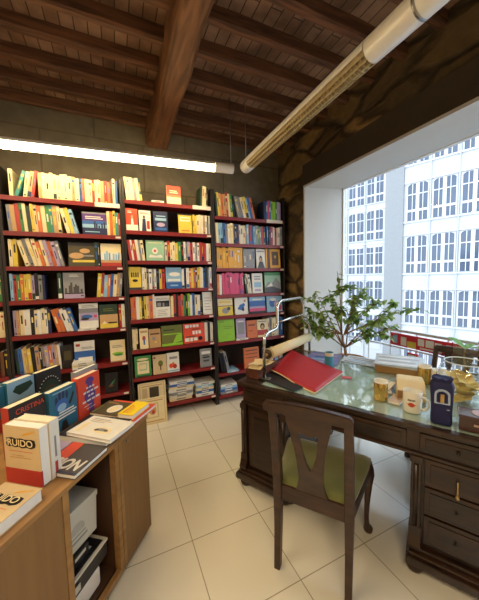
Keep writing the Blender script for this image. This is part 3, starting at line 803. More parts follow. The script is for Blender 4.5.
# art for covers: unit square shapes, ('r', x0, y0, x1, y1, colour) / ('e', cx, cy, rx, ry, colour) / ('p', points, colour)
def lines(x0, x1, y0, y1, n, c, fill=0.45):
    return [('r', x0, y0 + (y1 - y0) * i / n, x1 - (x1 - x0) * 0.13 * (i % 3), y0 + (y1 - y0) * (i + fill) / n, c) for i in range(n)]
def towers(y, xs, c, w=0.07):
    return [('r', x - w / 2, y, x + w / 2, y + h, c) for x, h in xs]
ART = dict(
 city_purple=('u', [('r', 0, 0, 1, .36, 'n'), ('r', 0, .3, 1, .46, 'l'), ('r', .0, .46, 1, .62, 'b')] + towers(.3, [(.5, .3), (.58, .2), (.8, .22), (.9, .28), (.68, .12)], 'n') + lines(.12, .85, .7, .86, 2, 'w') + [('r', 0, .93, 1, 1, 'e'), ('r', .1, .1, .7, .14, 'l')]),
 olive_hills=('A', [('e', .3, .45, .28, .13, 'a'), ('e', .62, .66, .2, .1, 'a'), ('r', .15, .17, .98, .27, 'y'), ('r', 0, .88, 1, 1, 'k'), ('r', .55, .42, .95, .48, 'e')]),
 city_pale=('w', [('r', 0, 0, 1, .16, 'r'), ('r', 0, .16, 1, .28, 'a'), ('r', 0, .6, 1, 1, 'c')] + towers(.26, [(.2, .3), (.3, .42), (.42, .34), (.62, .3), (.75, .28), (.88, .36)], 'l', .09) + towers(.26, [(.42, .3), (.85, .25)], 'b', .03)),
 skyline_grey=('e', [('r', 0, .0, 1, .17, 'v'), ('r', .05, .17, .95, .22, 'k')] + towers(.2, [(.12, .2), (.3, .3), (.38, .42), (.52, .26), (.6, .34), (.7, .28), (.86, .16)], 'q', .1) + lines(.3, .75, .85, .95, 2, 'w') + [('r', .82, .08, .95, .12, 'k')]),
 car_grey=('w', [('r', .02, .3, .98, .62, 'v'), ('e', .4, .47, .3, .08, 'b'), ('e', .3, .38, .22, .05, 'k'), ('e', .85, .47, .1, .06, 'p'), ('r', 0, .62, 1, .8, 'e')] + lines(.15, .85, .84, .95, 2, 'e')),
 mosque=('d', [('r', 0, 0, 1, .58, 'a'), ('r', .02, .03, .98, .2, 'y'), ('p', [(.1, .2), (.25, .32), (.4, .2)], 'c'), ('r', .45, .2, .95, .26, 'k')] + lines(.2, .8, .72, .88, 2, 'f')),
 black_plain=('k', [('r', .15, .35, .85, .75, 'A')]),
 blue_white=('w', [('r', 0, .12, 1, .6, 'b'), ('r', .18, .18, .88, .34, 'w'), ('r', .08, .8, .28, .9, 'r')] + lines(.35, .95, .68, .78, 2, 'e')),
 green_leaf=('c', [('e', .5, .38, .38, .07, 'i'), ('e', .55, .32, .3, .05, 'g')] + lines(.15, .85, .66, .8, 2, 'e') + [('r', 0, 0, 1, .05, 'a')]),
 dark_leaf=('k', [('p', [(.2, .3), (.7, .6), (.85, .7), (.6, .45)], 'g'), ('e', .45, .35, .2, .06, 'm')]),
 red_white=('c', [('r', 0, .45, 1, 1, 'x'), ('r', 0, .38, 1, .5, 'o')] + lines(.2, .8, .6, .8, 2, 'c')),
 red_figure=('x', [('p', [(.38, 0), (.68, 0), (.6, .55), (.45, .55)], 'w'), ('e', .52, .62, .09, .07, 'a'), ('r', 0, 0, 1, .26, 'w')] + lines(.15, .5, .8, .92, 2, 'w')),
 white_redblue=('w', [('p', [(.2, 0), (.6, 0), (.55, .6), (.3, .6)], 'n'), ('e', .43, .68, .1, .08, 'm'), ('r', .65, .1, .9, .5, 'r')] + lines(.1, .9, .82, .92, 2, 'r')),
 blue_title=('n', [('r', .1, .55, .9, .68, 'l'), ('r', .2, .75, .85, .8, 'l'), ('r', .1, .08, .9, .2, 'b'), ('e', .5, .35, .3, .1, 'v')]),
 yellow_title=('y', [('r', .12, .62, .88, .84, 'w'), ('r', .18, .68, .82, .78, 'y'), ('r', .2, .1, .8, .16, 'o'), ('r', 0, .94, 1, 1, 'k')]),
 green_disc=('s', [('e', .48, .48, .16, .16, 'w'), ('e', .48, .48, .07, .07, 'x'), ('p', [(.12, .15), (.9, .15), (.82, .3), (.5, .24), (.2, .3)], 'w'), ('r', .1, .86, .9, .9, 'c')]),
 yellow_face=('y', [('r', .18, .55, .3, .76, 'k'), ('r', .36, .55, .46, .76, 'k'), ('r', .52, .55, .64, .76, 'k'), ('r', .7, .55, .8, .76, 'k'), ('e', .5, .4, .22, .06, 'k'), ('r', 0, 0, 1, .1, 'q')]),
 blue_sea=('l', [('e', .55, .68, .35, .1, 'w'), ('r', 0, 0, 1, .3, 'b'), ('r', .1, .35, .9, .45, 'w'), ('r', .25, .12, .75, .18, 'l')]),
 photo_bw=('w', [('r', .08, .5, .95, .78, 'k'), ('r', .15, .53, .4, .7, 'e'), ('r', .5, .52, .62, .68, 'e'), ('r', .7, .55, .9, .66, 'q')] + lines(.1, .9, .84, .94, 2, 'e') + lines(.15, .85, .1, .42, 4, 'e', .25)),
 white_lines=('w', lines(.15, .85, .2, .85, 5, 'e', .2)),
 cream_figure=('c', [('e', .5, .52, .2, .12, 'r'), ('r', .42, .2, .6, .5, 'b'), ('r', .1, .8, .9, .9, 'a')]),
 tan_dot=('a', [('e', .55, .3, .1, .06, 'y'), ('r', .1, .7, .9, .78, 'm'), ('e', .4, .5, .15, .1, 'e')]),
 olive_field=('f', [('r', .08, .55, .9, .6, 'i'), ('p', [(.5, .1), (.95, .2), (.95, .6), (.7, .5)], 'i'), ('r', 0, 0, 1, .12, 'i'), ('r', .1, .75, .6, .8, 'd')]),
 red_block=('x', [('r', .08, .78, .26, .94, 'w'), ('r', .3, .8, .4, .94, 'w'), ('r', .44, .8, .58, .94, 'w'), ('r', .61, .8, .72, .94, 'w'), ('r', .42, .44, .52, .62, 'w'), ('r', .56, .44, .66, .62, 'w'), ('r', .7, .46, .82, .62, 'w'),
    ('r', .06, .1, .26, .28, 'w'), ('r', .3, .1, .42, .28, 'w'), ('r', .46, .12, .64, .28, 'w'), ('r', .1, .32, .55, .37, 'm'), ('e', .78, .22, .1, .11, 'k'), ('r', .4, .68, .75, .73, 'm')]),
 green_frame=('g', [('r', .16, .14, .86, .74, 'c'), ('r', .28, .3, .74, .64, 's'), ('r', .3, .36, .7, .6, 'c'), ('e', .5, .84, .35, .06, 'c'), ('r', .1, .02, .9, .06, 'd')]),
 cream_dark=('j', [('e', .55, .55, .18, .16, 'f'), ('r', .5, .2, .58, .5, 'm'), ('r', .05, .82, .2, .92, 'm')]),
 fruit=('w', [('e', .32, .34, .16, .12, 'x'), ('e', .62, .3, .17, .12, 'r'), ('e', .5, .44, .1, .07, 'o'), ('r', .2, .68, .85, .8, 'e'), ('r', .05, .05, .95, .12, 'l')]),
 grey_face=('w', [('r', 0, 0, 1, 1, 'e'), ('r', .1, .72, .9, .88, 'w'), ('r', .2, .5, .8, .58, 'k'), ('r', .25, .3, .75, .4, 'q'), ('r', .2, .62, .7, .66, 'q')]),
 portrait=('w', [('p', [(.1, 0), (.9, 0), (.72, .32), (.3, .32)], 'q'), ('e', .5, .45, .17, .2, 'k'), ('e', .5, .43, .1, .12, 'a'), ('r', .1, .84, .9, .9, 'e')]),
 icon=('h', [('r', .18, .14, .82, .86, 'm'), ('r', .28, .22, .72, .66, 'A'), ('e', .5, .66, .22, .14, 'A'), ('e', .5, .58, .1, .08, 'h'), ('e', .5, .36, .14, .16, 'm')]),
 letter_blue=('w', [('r', .15, .3, .85, .55, 'l'), ('r', .2, .68, .8, .74, 'e'), ('r', .2, .8, .8, .86, 'e'), ('r', .2, .1, .8, .2, 'v')]),
 landscape=('s', [('p', [(0, .3), (.2, .55), (.42, .4), (.7, .75), (1, .45), (1, 0), (0, 0)], 'e'), ('p', [(0, 0), (0, .25), (.5, .3), (1, .15), (1, 0)], 'q'), ('p', [(.1, .28), (.4, .5), (.5, .32)], 'w'), ('r', 0, .85, 1, 1, 'g')]),
 yellow_cat=('y', [('r', 0, .56, 1, 1, 'c'), ('r', .1, .74, .9, .84, 'y'), ('e', .5, .28, .24, .18, 'e'), ('e', .72, .4, .12, .1, 'q'), ('r', .0, .54, 1, .58, 'm')]),
 blue_splash=('w', [('e', .5, .42, .2, .18, 'b'), ('e', .34, .36, .14, .08, 'b'), ('e', .66, .56, .12, .1, 'b'), ('e', .62, .3, .1, .12, 'n'), ('r', .7, .74, .85, .84, 'r')]),
 dusk=('b', [('r', 0, 0, 1, .12, 'k'), ('r', 0, .12, 1, .3, 'p'), ('r', 0, .3, 1, .42, 'v'), ('r', 0, .75, 1, 1, 'l'), ('r', .2, .8, .8, .88, 'w')]),
 sky_pink=('l', [('e', .35, .55, .2, .25, 'b'), ('e', .65, .5, .2, .2, 'v'), ('r', .55, .1, .95, .4, 'p'), ('e', .4, .78, .2, .1, 'w')]),
 lime=('i', [('r', .35, .66, .9, .68, 'f'), ('r', .4, .58, .88, .6, 'f'), ('r', .12, .88, .4, .91, 'f'), ('r', .5, .3, .8, .31, 'f')]),
 pink_grey=('v', [('r', .15, .2, .85, .8, 'e'), ('r', .2, .82, .8, .88, 'w')]),
 rust=('o', [('r', 0, 0, 1, 1, 'o'), ('r', .2, .7, .85, .78, 'm'), ('r', .2, .4, .6, .44, 'm'), ('r', 0, 0, .08, 1, 'm')]),
 face_red=('c', [('r', 0, .12, 1, .42, 'r'), ('e', .5, .62, .22, .18, 'k'), ('e', .5, .58, .13, .12, 'a'), ('r', .1, .86, .9, .92, 'e')]),
 orange=('o', [('r', .1, .84, .9, .9, 'm'), ('r', .1, .68, .9, .72, 'm'), ('r', .1, .5, .9, .54, 'm'), ('r', .3, .1, .8, .3, 'a')]),
)
def cover_art(art, w, h, root, Mi=None, eps=0.0006):
    b = MB(Mi)
    for i, s in enumerate(art):
        y = -eps - i * 0.00012
        if s[0] == 'r': pts = [(s[1] * w, s[2] * h), (s[3] * w, s[2] * h), (s[3] * w, s[4] * h), (s[1] * w, s[4] * h)]
        elif s[0] == 'e': pts = [(w * (s[1] + s[3] * math.cos(2 * math.pi * j / 18)), h * (s[2] + s[4] * math.sin(2 * math.pi * j / 18))) for j in range(18)]
        else: pts = [(p[0] * w, p[1] * h) for p in s[1]]
        b.face([(px, y, pz) for px, pz in pts], cm(s[-1]))
    return b.build('cover_art', root, recalc=False)
def cover_book(M, w, h, t, code, label, art=None, paper=None, group=None, cat='book', spine=None, soft=0.0):
    """book with its front cover facing -y; x width, y thickness, z height; spine at x = 0"""
    root = thing('book', label, cat, M, group)
    b = MB(); c = cm(code)
    b.box(0, w, 0, 0.0022, 0, h, c); b.box(0, w, t - 0.0022, t, 0, h, c)
    b.box(0, 0.0022, 0.0022, t - 0.0022, 0, h, cm(spine) if spine else c)
    b.build('cover', root)
    b = MB(); b.box(0.0022, w - 0.003, 0.0022, t - 0.0022, 0.003, h - 0.003, paper or PAPER); b.build('page_block', root)
    if art: cover_art(art, w, h, root)
    return root
for (c, r, X0, X1, h, art, label) in FACES:
    X0 = max(X0, CASEX[c][0] + 0.024); X1 = min(X1, CASEX[c][1] - 0.024)
    w = X1 - X0 - 0.004; z = ROWZ[c][r] + 0.001
    if r > 0: h = min(h, ROWZ[c][r - 1] - 0.045 - z)
    t = rng.uniform(0.014, 0.026); lean = 5.0
    z += dict(car_grey=0.016, pink_grey=0.021).get(art, 0)
    M = TR((X0 + 0.002, YF + (0.03 if art == 'blue_white' else 0.012), z + t * math.sin(R(lean)))) @ RX(-lean)
    cover_book(M, w, h, t, ART[art][0], label, ART[art][1], group='face out books in the bookcases')

# ------------------------------------------------------------------ books lying flat or standing below the shelves
def flat_shelf_book(x0, x1, y0, d, z, t, code, label, group=None, paper=None):
    """book lying flat, spine towards the room"""
    w = x1 - x0
    root = thing('book', label, 'book', TR((x0, y0, z)), group)
    b = MB(); c = cm(code)
    b.box(0, w, 0, d, 0, 0.002, c); b.box(0, w, 0, d, t - 0.002, t, c); b.box(0, w, 0, 0.002, 0.002, t - 0.002, c)
    b.build('cover', root)
    b = MB(); b.box(0.003, w - 0.003, 0.002, d - 0.003, 0.002, t - 0.002, paper or WHITEPAPER); b.build('page_block', root)
    b = MB(); b.box(w * 0.3, w * 0.7, -0.0006, 0.0, t * 0.3, t * 0.7, cm('e' if code in 'wc' else 'w')); b.build('spine_print', root)
    return root
def stack(x0, x1, y0, z, items, what, group):
    n = len(items)
    for i, (code, t) in enumerate(items):
        j0 = rng.uniform(0, 0.025); j1 = rng.uniform(0, 0.03)
        pos = 'at the bottom' if i == 0 else ('on top' if i == n - 1 else '%s from the bottom' % ORD[i])
        flat_shelf_book(x0 + j0, x1 - j1, y0 + rng.uniform(0, 0.02), 0.19, z, t, code, '%s book lying %s of the %s' % (CODES[code][0], pos, what), group)
        z += t + 0.0006
stack(0.485, 0.775, YF + 0.004, 0.1405, [('c', .036), ('w', .034), ('e', .03), ('w', .038), ('c', .03), ('b', .026), ('w', .03)], 'taller pile in the middle bookcase', 'books piled on the bottom shelf of the middle bookcase')
stack(0.790, 1.028, YF + 0.004, 0.1405, [('w', .034), ('b', .03), ('c', .032), ('l', .028), ('w', .03)], 'shorter pile in the middle bookcase', 'books piled on the bottom shelf of the middle bookcase')
stack(1.085, 1.325, YF + 0.004, 0.1075, [('e', .03), ('b', .032), ('l', .03), ('w', .026)], 'pile low in the right bookcase', 'books piled on the bottom shelf of the right bookcase')
flat_shelf_book(1.19, 1.33, YF - 0.02, 0.19, 0.3755, 0.022, 'l', 'light blue book lying flat beside leaning black books in the right bookcase')
flat_shelf_book(0.39, 0.515, YF + 0.01, 0.18, 2.3235, 0.022, 'w', 'white book lying flat on top of the middle bookcase')
flat_shelf_book(-0.35, -0.19, YF - 0.004, 0.2, 1.0335, 0.0155, 'w', 'thin white book lying flat under the blurred vehicle book')
flat_shelf_book(1.32, 1.475, YF - 0.004, 0.2, 0.7545, 0.0205, 'w', 'white book lying flat under the grey pink book in the right bookcase')
stack(-0.425, -0.23, YF - 0.10, 0.6805, [('w', .022), ('c', .02), ('w', .02)], 'small pile below the blue banded book', 'books piled in front of the blue banded book')
for i in range(3): pass
ART['stamp'] = ('c', [('r', .05, .04, .95, .96, 'j'), ('r', .08, .06, .92, .94, 'c'), ('r', .4, .34, .74, .8, 'q'), ('r', .46, .4, .68, .74, 'A'), ('r', .12, .84, .88, .88, 'a'), ('r', .14, .3, .32, .78, 'j'), ('r', .14, .14, .86, .24, 'j')])
ART['plate'] = ('c', [('r', .05, .04, .95, .96, 'j'), ('r', .08, .06, .92, .94, 'c'), ('r', .32, .24, .72, .8, 'j'), ('r', .36, .28, .68, .76, 'c'), ('e', .52, .52, .12, .16, 'a'), ('e', .54, .46, .05, .08, 'r'), ('r', .12, .86, .88, .9, 'a'), ('r', .12, .1, .88, .14, 'a')])
cover_book(TR((0.165, YF + 0.012, 0.1415 + 0.002)) @ RX(-5), 0.29, 0.255, 0.02, 'c', 'large cream book with a dark portrait panel standing on the bottom shelf', ART['stamp'][1])
cover_book(TR((0.135, 2.895, 0.003)) @ RX(-12) , 0.305, 0.27, 0.022, 'c', 'large cream book with a framed red drawing standing on the floor', ART['plate'][1])

# ------------------------------------------------------------------ display counter at the lower left
MC = frame(0.128, 1.645, 0, 0.597, 0.802)      # local x towards the far end, y backwards, front face at y = 0
LAM = wood('counter_oak_laminate', (126, 90, 48), (138, 101, 56), rough=0.5, stretch=(10, 10, 1.0), bump=0.05)
LAME = wood('counter_edge_wood', (134, 96, 52), (164, 122, 70), rough=0.45, stretch=(1, 8, 8), bump=0.05)
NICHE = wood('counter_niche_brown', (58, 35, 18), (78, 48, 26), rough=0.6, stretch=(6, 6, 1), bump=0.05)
CT = 0.72
root = thing('display_counter', 'low oak coloured display counter with an open niche, covered in books', 'counter', MC)
b = MB(); b.box(-1.65, 0.0, -0.006, 0.80, CT - 0.022, CT, LAME, bevel=0.003); b.build('top_board', root)
b = MB(); b.box(-0.235, -0.002, 0.0, 0.02, 0.03, CT - 0.0225, LAM); b.build('front_panel', root)
b = MB(); b.box(-1.65, -0.592, 0.0, 0.02, 0.03, CT - 0.0225, LAM); b.build('front_panel', root)
for (xa, xb) in ((-0.290, -0.264), (-0.260, -0.237), (-0.590, -0.562)):
    b = MB(); b.box(xa, xb, -0.003, 0.03, 0.03, CT - 0.0225, LAME, bevel=0.002); b.build('stile', root)
b = MB(); b.box(-0.562, -0.290, -0.003, 0.02, 0.03, 0.06, LAME, bevel=0.002); b.build('bottom_rail', root)
b = MB()
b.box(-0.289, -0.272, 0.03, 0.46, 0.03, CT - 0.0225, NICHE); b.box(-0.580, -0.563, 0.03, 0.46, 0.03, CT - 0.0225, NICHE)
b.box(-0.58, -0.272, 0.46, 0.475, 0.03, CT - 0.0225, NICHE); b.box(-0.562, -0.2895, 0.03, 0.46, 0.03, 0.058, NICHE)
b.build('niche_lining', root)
b = MB(); b.box(-0.02, 0.0, 0.02, 0.79, 0.03, CT - 0.0225, LAM); b.box(-1.65, -1.63, 0.02, 0.79, 0.03, CT - 0.0225, LAM); b.build('end_panel', root)
b = MB(); b.box(-1.63, -0.02, 0.775, 0.79, 0.03, CT - 0.0225, LAM); b.build('back_panel', root)
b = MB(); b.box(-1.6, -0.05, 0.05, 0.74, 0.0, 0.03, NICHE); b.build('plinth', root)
b = MB(); b.lathe([(0.0, 0), (0.006, 0), (0.006, 0.006), (0.0, 0.008)], STEEL, c=(-0.192, 0.0, 0.675), seg=12, T=RX(90)); b.build('lock', root)

def lying(xn, yb, zt, extra=0):
    """front cover up, title read from the near end; xn near end, yb back edge, zt top"""
    return MC @ TR((xn, yb, zt)) @ RZ(-90 + extra) @ RX(-90)
def standing(x0, y0, z=CT + 0.001): return MC @ TR((x0, y0, z))
FLAT_TXT = RX(90)
# the noise book, three copies
JAG = [(.08, .66), (.16, .645), (.22, .66), (.31, .64), (.42, .655), (.52, .635), (.64, .655), (.76, .64), (.84, .66), (.88, .675), (.9, .72), (.88, .79), (.78, .80), (.6, .79), (.5, .805), (.36, .79), (.24, .81), (.14, .795), (.07, .79), (.1, .74), (.06, .70)]
def noise_book(M, label):
    w, h, t = 0.168, 0.236, 0.043
    root = cover_book(M, w, h, t, 'j', label, [('p', JAG, 'k'), ('p', [(.5, .83), (.62, .86), (.88, .93), (.9, .95), (.6, .89)], 'h'), ('r', .14, .575, .8, .585, 'o'), ('r', .22, .50, .55, .515, 'a'), ('r', .14, .465, .74, .48, 'a')],
                      paper=WHITEPAPER, group='copies of the kraft coloured book')
    text_mesh('title', 'RUIDO', 0.037, cm('c'), TR((w * 0.48, -0.0034, h * 0.725)) @ UPRIGHT, root, squeeze=1.05, label='cream title lettering', bold=0.0004)
    b = MB(); b.box(-0.0006, w + 0.0004, -0.0014, -0.0004, 0.004, 0.066, cm('r')); b.box(w - 0.001, w + 0.0006, -0.0014, 0.006, 0.004, 0.066, cm('r'))
    b.build('belly_band', root, 'red paper belly band')
    return root
noise_book(MC @ TR((-0.596, 0.246, CT + 0.001)) @ RZ(-90), 'kraft cover book with a black splash title standing upright')
noise_book(lying(-0.877, 0.194, CT + 0.044), 'kraft cover book with a black splash title lying flat')
bk = cover_book(MC @ TR((-0.508, 0.078, CT + 0.001)) @ RZ(90), 0.168, 0.238, 0.043, 'w', 'white spined copy standing behind the upright kraft cover book', paper=PAPER, spine='w', group='copies of the kraft coloured book')
b = MB(); b.box(-0.0012, -0.0003, 0.016, 0.028, 0.004, 0.066, cm('r')); b.build('belly_band', bk, 'red paper belly band')
b = MB(); b.box(-0.001, -0.0002, 0.017, 0.025, 0.085, 0.17, cm('e')); b.build('spine_print', bk)

# flat books along the front edge
W, H, T = 0.258, 0.192, 0.02
bk = cover_book(lying(-0.537, 0.247, CT + 0.0215), W, H, T, 'q', 'dark book with lavender and orange stripes and big cream letters lying flat', 
                [('r', 0, 0, .32, 1, 'v'), ('p', [(0, 1), (0, .25), (.24, .25), (.2, 1)], 'v'), ('r', .26, .0, .3, 1, 'n'), ('p', [(.3, .0), (.56, .0), (.52, 1), (.28, 1)], 'x'), ('r', .56, .0, 1, 1, 'q'), ('r', .0, .02, 1, .05, 'n')], paper=WHITEPAPER, spine='q')
text_mesh('title', 'NACION', 0.085, cm('w'), TR((W * 0.47, -0.0036, H * 0.24)) @ UPRIGHT, bk, squeeze=0.72, shear=0.2, bold=0.003, label='big cream slanted lettering')
bk = cover_book(lying(-0.325, 0.285, CT + 0.034), 0.272, 0.205, 0.033, 'k', 'thick black hardcover lying under the white illustrated book', paper=WHITEPAPER)
b = MB(); b.box(0.262, 0.268, -0.0006, 0.0, 0.005, 0.012, cm('w')); b.build('cover_mark', bk, 'small white mark')
cover_book(lying(-0.322, 0.236, CT + 0.0525, -5), 0.262, 0.168, 0.0178, 'w', 'white book with a small grey drawing lying on a thick black hardcover', 
           [('e', .62, .34, .2, .15, 'c'), ('e', .6, .36, .14, .07, 'e'), ('e', .7, .34, .05, .04, 'q'), ('e', .5, .32, .05, .05, 'q'), ('r', .12, .84, .52, .87, 'e'), ('r', .12, .76, .6, .785, 'a'), ('r', .12, .68, .46, .70, 'e'), ('r', .1, .12, .2, .6, 'c')], paper=WHITEPAPER)
cover_book(lying(-0.118, 0.30, CT + 0.0205, -3), 0.30, 0.225, 0.0195, 'x', 'bright red book lying at the bottom of the far end pile on the counter', paper=WHITEPAPER)
cover_book(lying(-0.100, 0.300, CT + 0.0365, -4), 0.185, 0.16, 0.0155, 'A', 'olive grey book with a white oval picture lying on the bright red book', 
           [('e', .62, .45, .22, .3, 'w'), ('e', .6, .42, .12, .2, 'c'), ('r', .1, .82, .5, .86, 'a'), ('r', .05, .05, .12, .6, 'f')], paper=PAPER)
cover_book(lying(-0.104, 0.112, CT + 0.047, -3), 0.096, 0.163, 0.026, 'V', 'narrow yellow book lying on the bright red book at the counter end', [('r', .2, .1, .3, .7, 'o'), ('r', .4, .1, .46, .6, 'o'), ('r', .55, .1, .6, .5, 'h')], paper=WHITEPAPER)

# first standing row
cover_book(standing(-0.492, 0.352), 0.172, 0.240, 0.046, 'k', 'black book with red title lettering and a red spine standing on the counter', 
           [('r', .0, .0, 1, .42, 'k'), ('r', .3, .46, .98, .54, 'w'), ('r', .45, .34, .98, .40, 's'), ('e', .6, .2, .3, .14, 'd')], spine='r', paper=PAPER)
root = [o for o in COL.objects if o.get('label', '').startswith('black book with red title')][0]
text_mesh('title', 'CRISTINA', 0.034, cm('x'), TR((0.096, -0.002, 0.207)) @ UPRIGHT, root, squeeze=0.95, label='red title lettering')
HAND = []
for (fx, fy, rx, ry) in ((.24, .74, .05, .1), (.36, .82, .05, .12), (.49, .84, .05, .12), (.62, .8, .05, .1)): HAND.append(('e', fx, fy, rx, ry, 'n'))
HAND += [('e', .43, .6, .24, .15, 'b'), ('e', .42, .55, .16, .09, 'l'), ('p', [(.72, .52), (.8, .6), (.9, .76), (.86, .82), (.76, .68), (.66, .58)], 'k'),
         ('p', [(.34, 0), (.62, 0), (.56, .22), (.4, .22)], 'k'), ('r', .12, .92, .82, .945, 'l'), ('r', .3, .42, .86, .455, 'w'), ('r', .2, .355, .95, .39, 'w'), ('r', .26, .29, .9, .325, 'w')]
cover_book(standing(-0.306, 0.345), 0.172, 0.228, 0.044, 'z', 'teal book with a blue hand and white lettering lines standing on the counter', HAND)
HEAD = [('e', .52, .84, .2, .09, 'u'), ('r', .40, .6, .64, .84, 'u'), ('e', .5, .46, .26, .2, 'u'), ('r', .42, .04, .66, .3, 'u'), ('r', .34, .66, .44, .70, 'w'), ('r', .48, .66, .58, .70, 'w'), ('r', .62, .66, .72, .70, 'w'),
        ('r', .2, .555, .32, .6, 'w'), ('r', .35, .555, .5, .6, 'w'), ('r', .53, .555, .66, .6, 'w'), ('r', .7, .555, .9, .6, 'w'), ('r', .4, .45, .5, .495, 'w'), ('r', .54, .45, .66, .495, 'w'),
        ('r', .14, .34, .3, .385, 'w'), ('r', .34, .34, .52, .385, 'w'), ('r', .56, .34, .7, .385, 'w'), ('r', .74, .34, .94, .385, 'w'), ('r', .2, .24, .55, .255, 'w'), ('r', .3, .16, .7, .172, 'w')]
cover_book(standing(-0.129, 0.337), 0.168, 0.238, 0.040, 'x', 'orange red book with a purple figure and white lettering blocks standing on the counter', HEAD)
cover_book(standing(-0.098, 0.380), 0.176, 0.262, 0.030, 'e', 'grey book with white page edges standing behind the orange red book', [('r', .1, .1, .96, .9, 'q'), ('r', .7, .4, .95, .6, 'k')], paper=WHITEPAPER)
# second standing row
cover_book(standing(-0.277, 0.640), 0.150, 0.250, 0.045, 'l', 'blue book with a floating island and a small dark figure standing in the rear row', 
           [('r', 0, 0, 1, .42, 'z'), ('r', 0, .42, 1, .5, 'b'), ('p', [(.16, .78), (.3, .88), (.86, .9), (.94, .8), (.7, .7), (.4, .66)], 'd'), ('e', .5, .48, .06, .05, 'k'), ('p', [(.36, .2), (.66, .2), (.6, .45), (.42, .45)], 'k')], spine='z')
ARC = [('e', .5, .4, .42, .34, 'd'), ('e', .5, .36, .34, .26, 'A'), ('e', .5, .32, .26, .18, 'f'), ('e', .5, .28, .18, .12, 's')]
ARC += [('r', .5 + .46 * math.cos(R(t)) - .025, .4 + .42 * math.sin(R(t)) - .012, .5 + .46 * math.cos(R(t)) + .025, .4 + .42 * math.sin(R(t)) + .012, 'w') for t in range(30, 165, 13)]
cover_book(standing(-0.122, 0.630), 0.170, 0.252, 0.042, 'k', 'black book with an arc of pale lettering standing in the rear row', ARC)
cover_book(standing(-0.432, 0.655), 0.150, 0.240, 0.045, 'z', 'dark teal book with a red foot band at the left of the rear row', [('r', 0, 0, 1, .3, 'r'), ('r', .2, .6, .8, .7, 'w')])

# things inside the niche
CARD = mat('grey_white_carton', (200, 196, 180), rough=0.8, var=0.05)
CARDD = mat('carton_print', (150, 148, 138), rough=0.8)
PLAST = mat('white_plastic_bag', (226, 218, 206), rough=0.35, var=0.06)
BLKBOX = mat('black_box_card', (30, 30, 32), rough=0.35)
t_ = thing('white_bag', 'white plastic bag with a faint red print at the bottom of the counter niche', 'bag', MC @ TR((-0.455, 0.16, 0.0585)))
b = MB(); prof = [(-.10, -.105), (.095, -.11), (.10, .11), (-.10, .11)]
b.prism(prof, 0, 0.10, PLAST); bmesh.ops.bevel(b.bm, geom=b.bm.edges[:], offset=0.02, segments=3, affect='EDGES', profile=0.5)
b.build('bag_body', t_)
b = MB(); b.box(-.03, .04, -.05, .05, 0.1002, 0.1012, mat('faint_pink_print', (214, 150, 150), rough=0.5)); b.build('bag_print', t_)
t_ = thing('shoebox', 'black flat box with white trim lying under the carton in the counter niche', 'box', MC @ TR((-0.44, 0.17, 0.1635)))
b = MB(); b.box(-.105, .125, -.12, .13, 0, .07, BLKBOX, bevel=0.003); b.build('box_body', t_)
b = MB(); b.box(-.108, .128, -.123, .133, .07, .082, mat('box_white_trim', (214, 206, 186), rough=0.6), bevel=0.002); b.box(-.095, .11, -.11, .12, .082, .0835, BLKBOX); b.build('box_lid', t_)
b = MB(); b.box(.02, .07, -.08, -.02, .0837, .0845, CARD); b.box(-.08, -.05, -.126, -.1232, .02, .05, CARD); b.build('box_label', t_)
t_ = thing('small_box', 'small black box with white end labels on the trimmed box in the niche', 'box', MC @ TR((-0.475, 0.18, 0.2485)))
b = MB(); b.box(-.07, .08, -.10, .09, 0, .055, BLKBOX, bevel=0.003); b.build('box_body', t_)
b = MB(); b.box(-.055, -.025, -.1012, -.1, .015, .042, CARD); b.box(.0, .06, -.1012, -.1, .03, .044, CARD); b.build('box_label', t_)
t_ = thing('carton', 'grey white carton with a faint arch print leaning on top in the counter niche', 'box', MC @ TR((-0.450, 0.17, 0.312)) @ RY(4))
b = MB(); b.box(-.075, .12, -.08, .08, 0, .185, CARD, bevel=0.003); b.build('carton_body', t_)
b = MB(); b.box(-.078, .123, -.083, .083, .165, .192, CARD, bevel=0.003); b.build('carton_lid', t_)
b = MB(); b.box(-.05, .06, -.0812, -.08, .035, .045, CARDD); b.box(-.04, .05, -.0812, -.08, .058, .064, CARDD)
b.prism([(-.04, .075), (.045, .075), (.04, .10), (.02, .118), (-.015, .118), (-.036, .10)], -.0808, -.08, mat('faint_arch_print', (176, 172, 158), rough=0.8), axis='y'); b.build('carton_print', t_)
t_ = thing('folded_paper', 'white folded papers wedged at the upper left of the carton in the niche', 'paper', MC @ TR((-0.56, 0.05, 0.30)))
b = MB()
for k in range(4): b.box(k * .0035, .0025 + k * .0035, 0.0, .16, 0.06, .34 - k * .01, WHITEPAPER)
b.build('sheets', t_)

# ------------------------------------------------------------------ antique pedestal desk
MD = frame(0.77, 1.745, 0, 0.5, -0.866)        # local x along the front edge, y towards the window
WAL = wood('dark_walnut', (24, 14, 9), (50, 30, 17), rough=0.36, stretch=(2, 2, 14), bump=0.08, coat=0.08)
WALH = wood('dark_walnut_long_grain', (28, 16, 10), (58, 35, 20), rough=0.34, stretch=(2, 14, 14), bump=0.08, coat=0.1)
BRASS = mat('aged_brass', (186, 158, 104), rough=0.4, metal=0.8, var=0.1)
SHEEN = mat('pale_green_reflection', (198, 208, 202), rough=0.6, var=0.2, scale=9)  # pale colour stands in for the window reflected in the desk glass
GLASS = thin_glass('desk_glass', (0.94, 0.98, 0.96), 1.0, 0.02)
DL, DD, DT = 1.43, 1.05, 0.775
desk = thing('pedestal_desk', 'large dark walnut pedestal desk with a glass topped writing surface by the window', 'desk', MD)
b = MB()
b.box(-0.012, DL + 0.012, -0.012, DD + 0.012, DT - 0.018, DT, WALH, bevel=0.005)
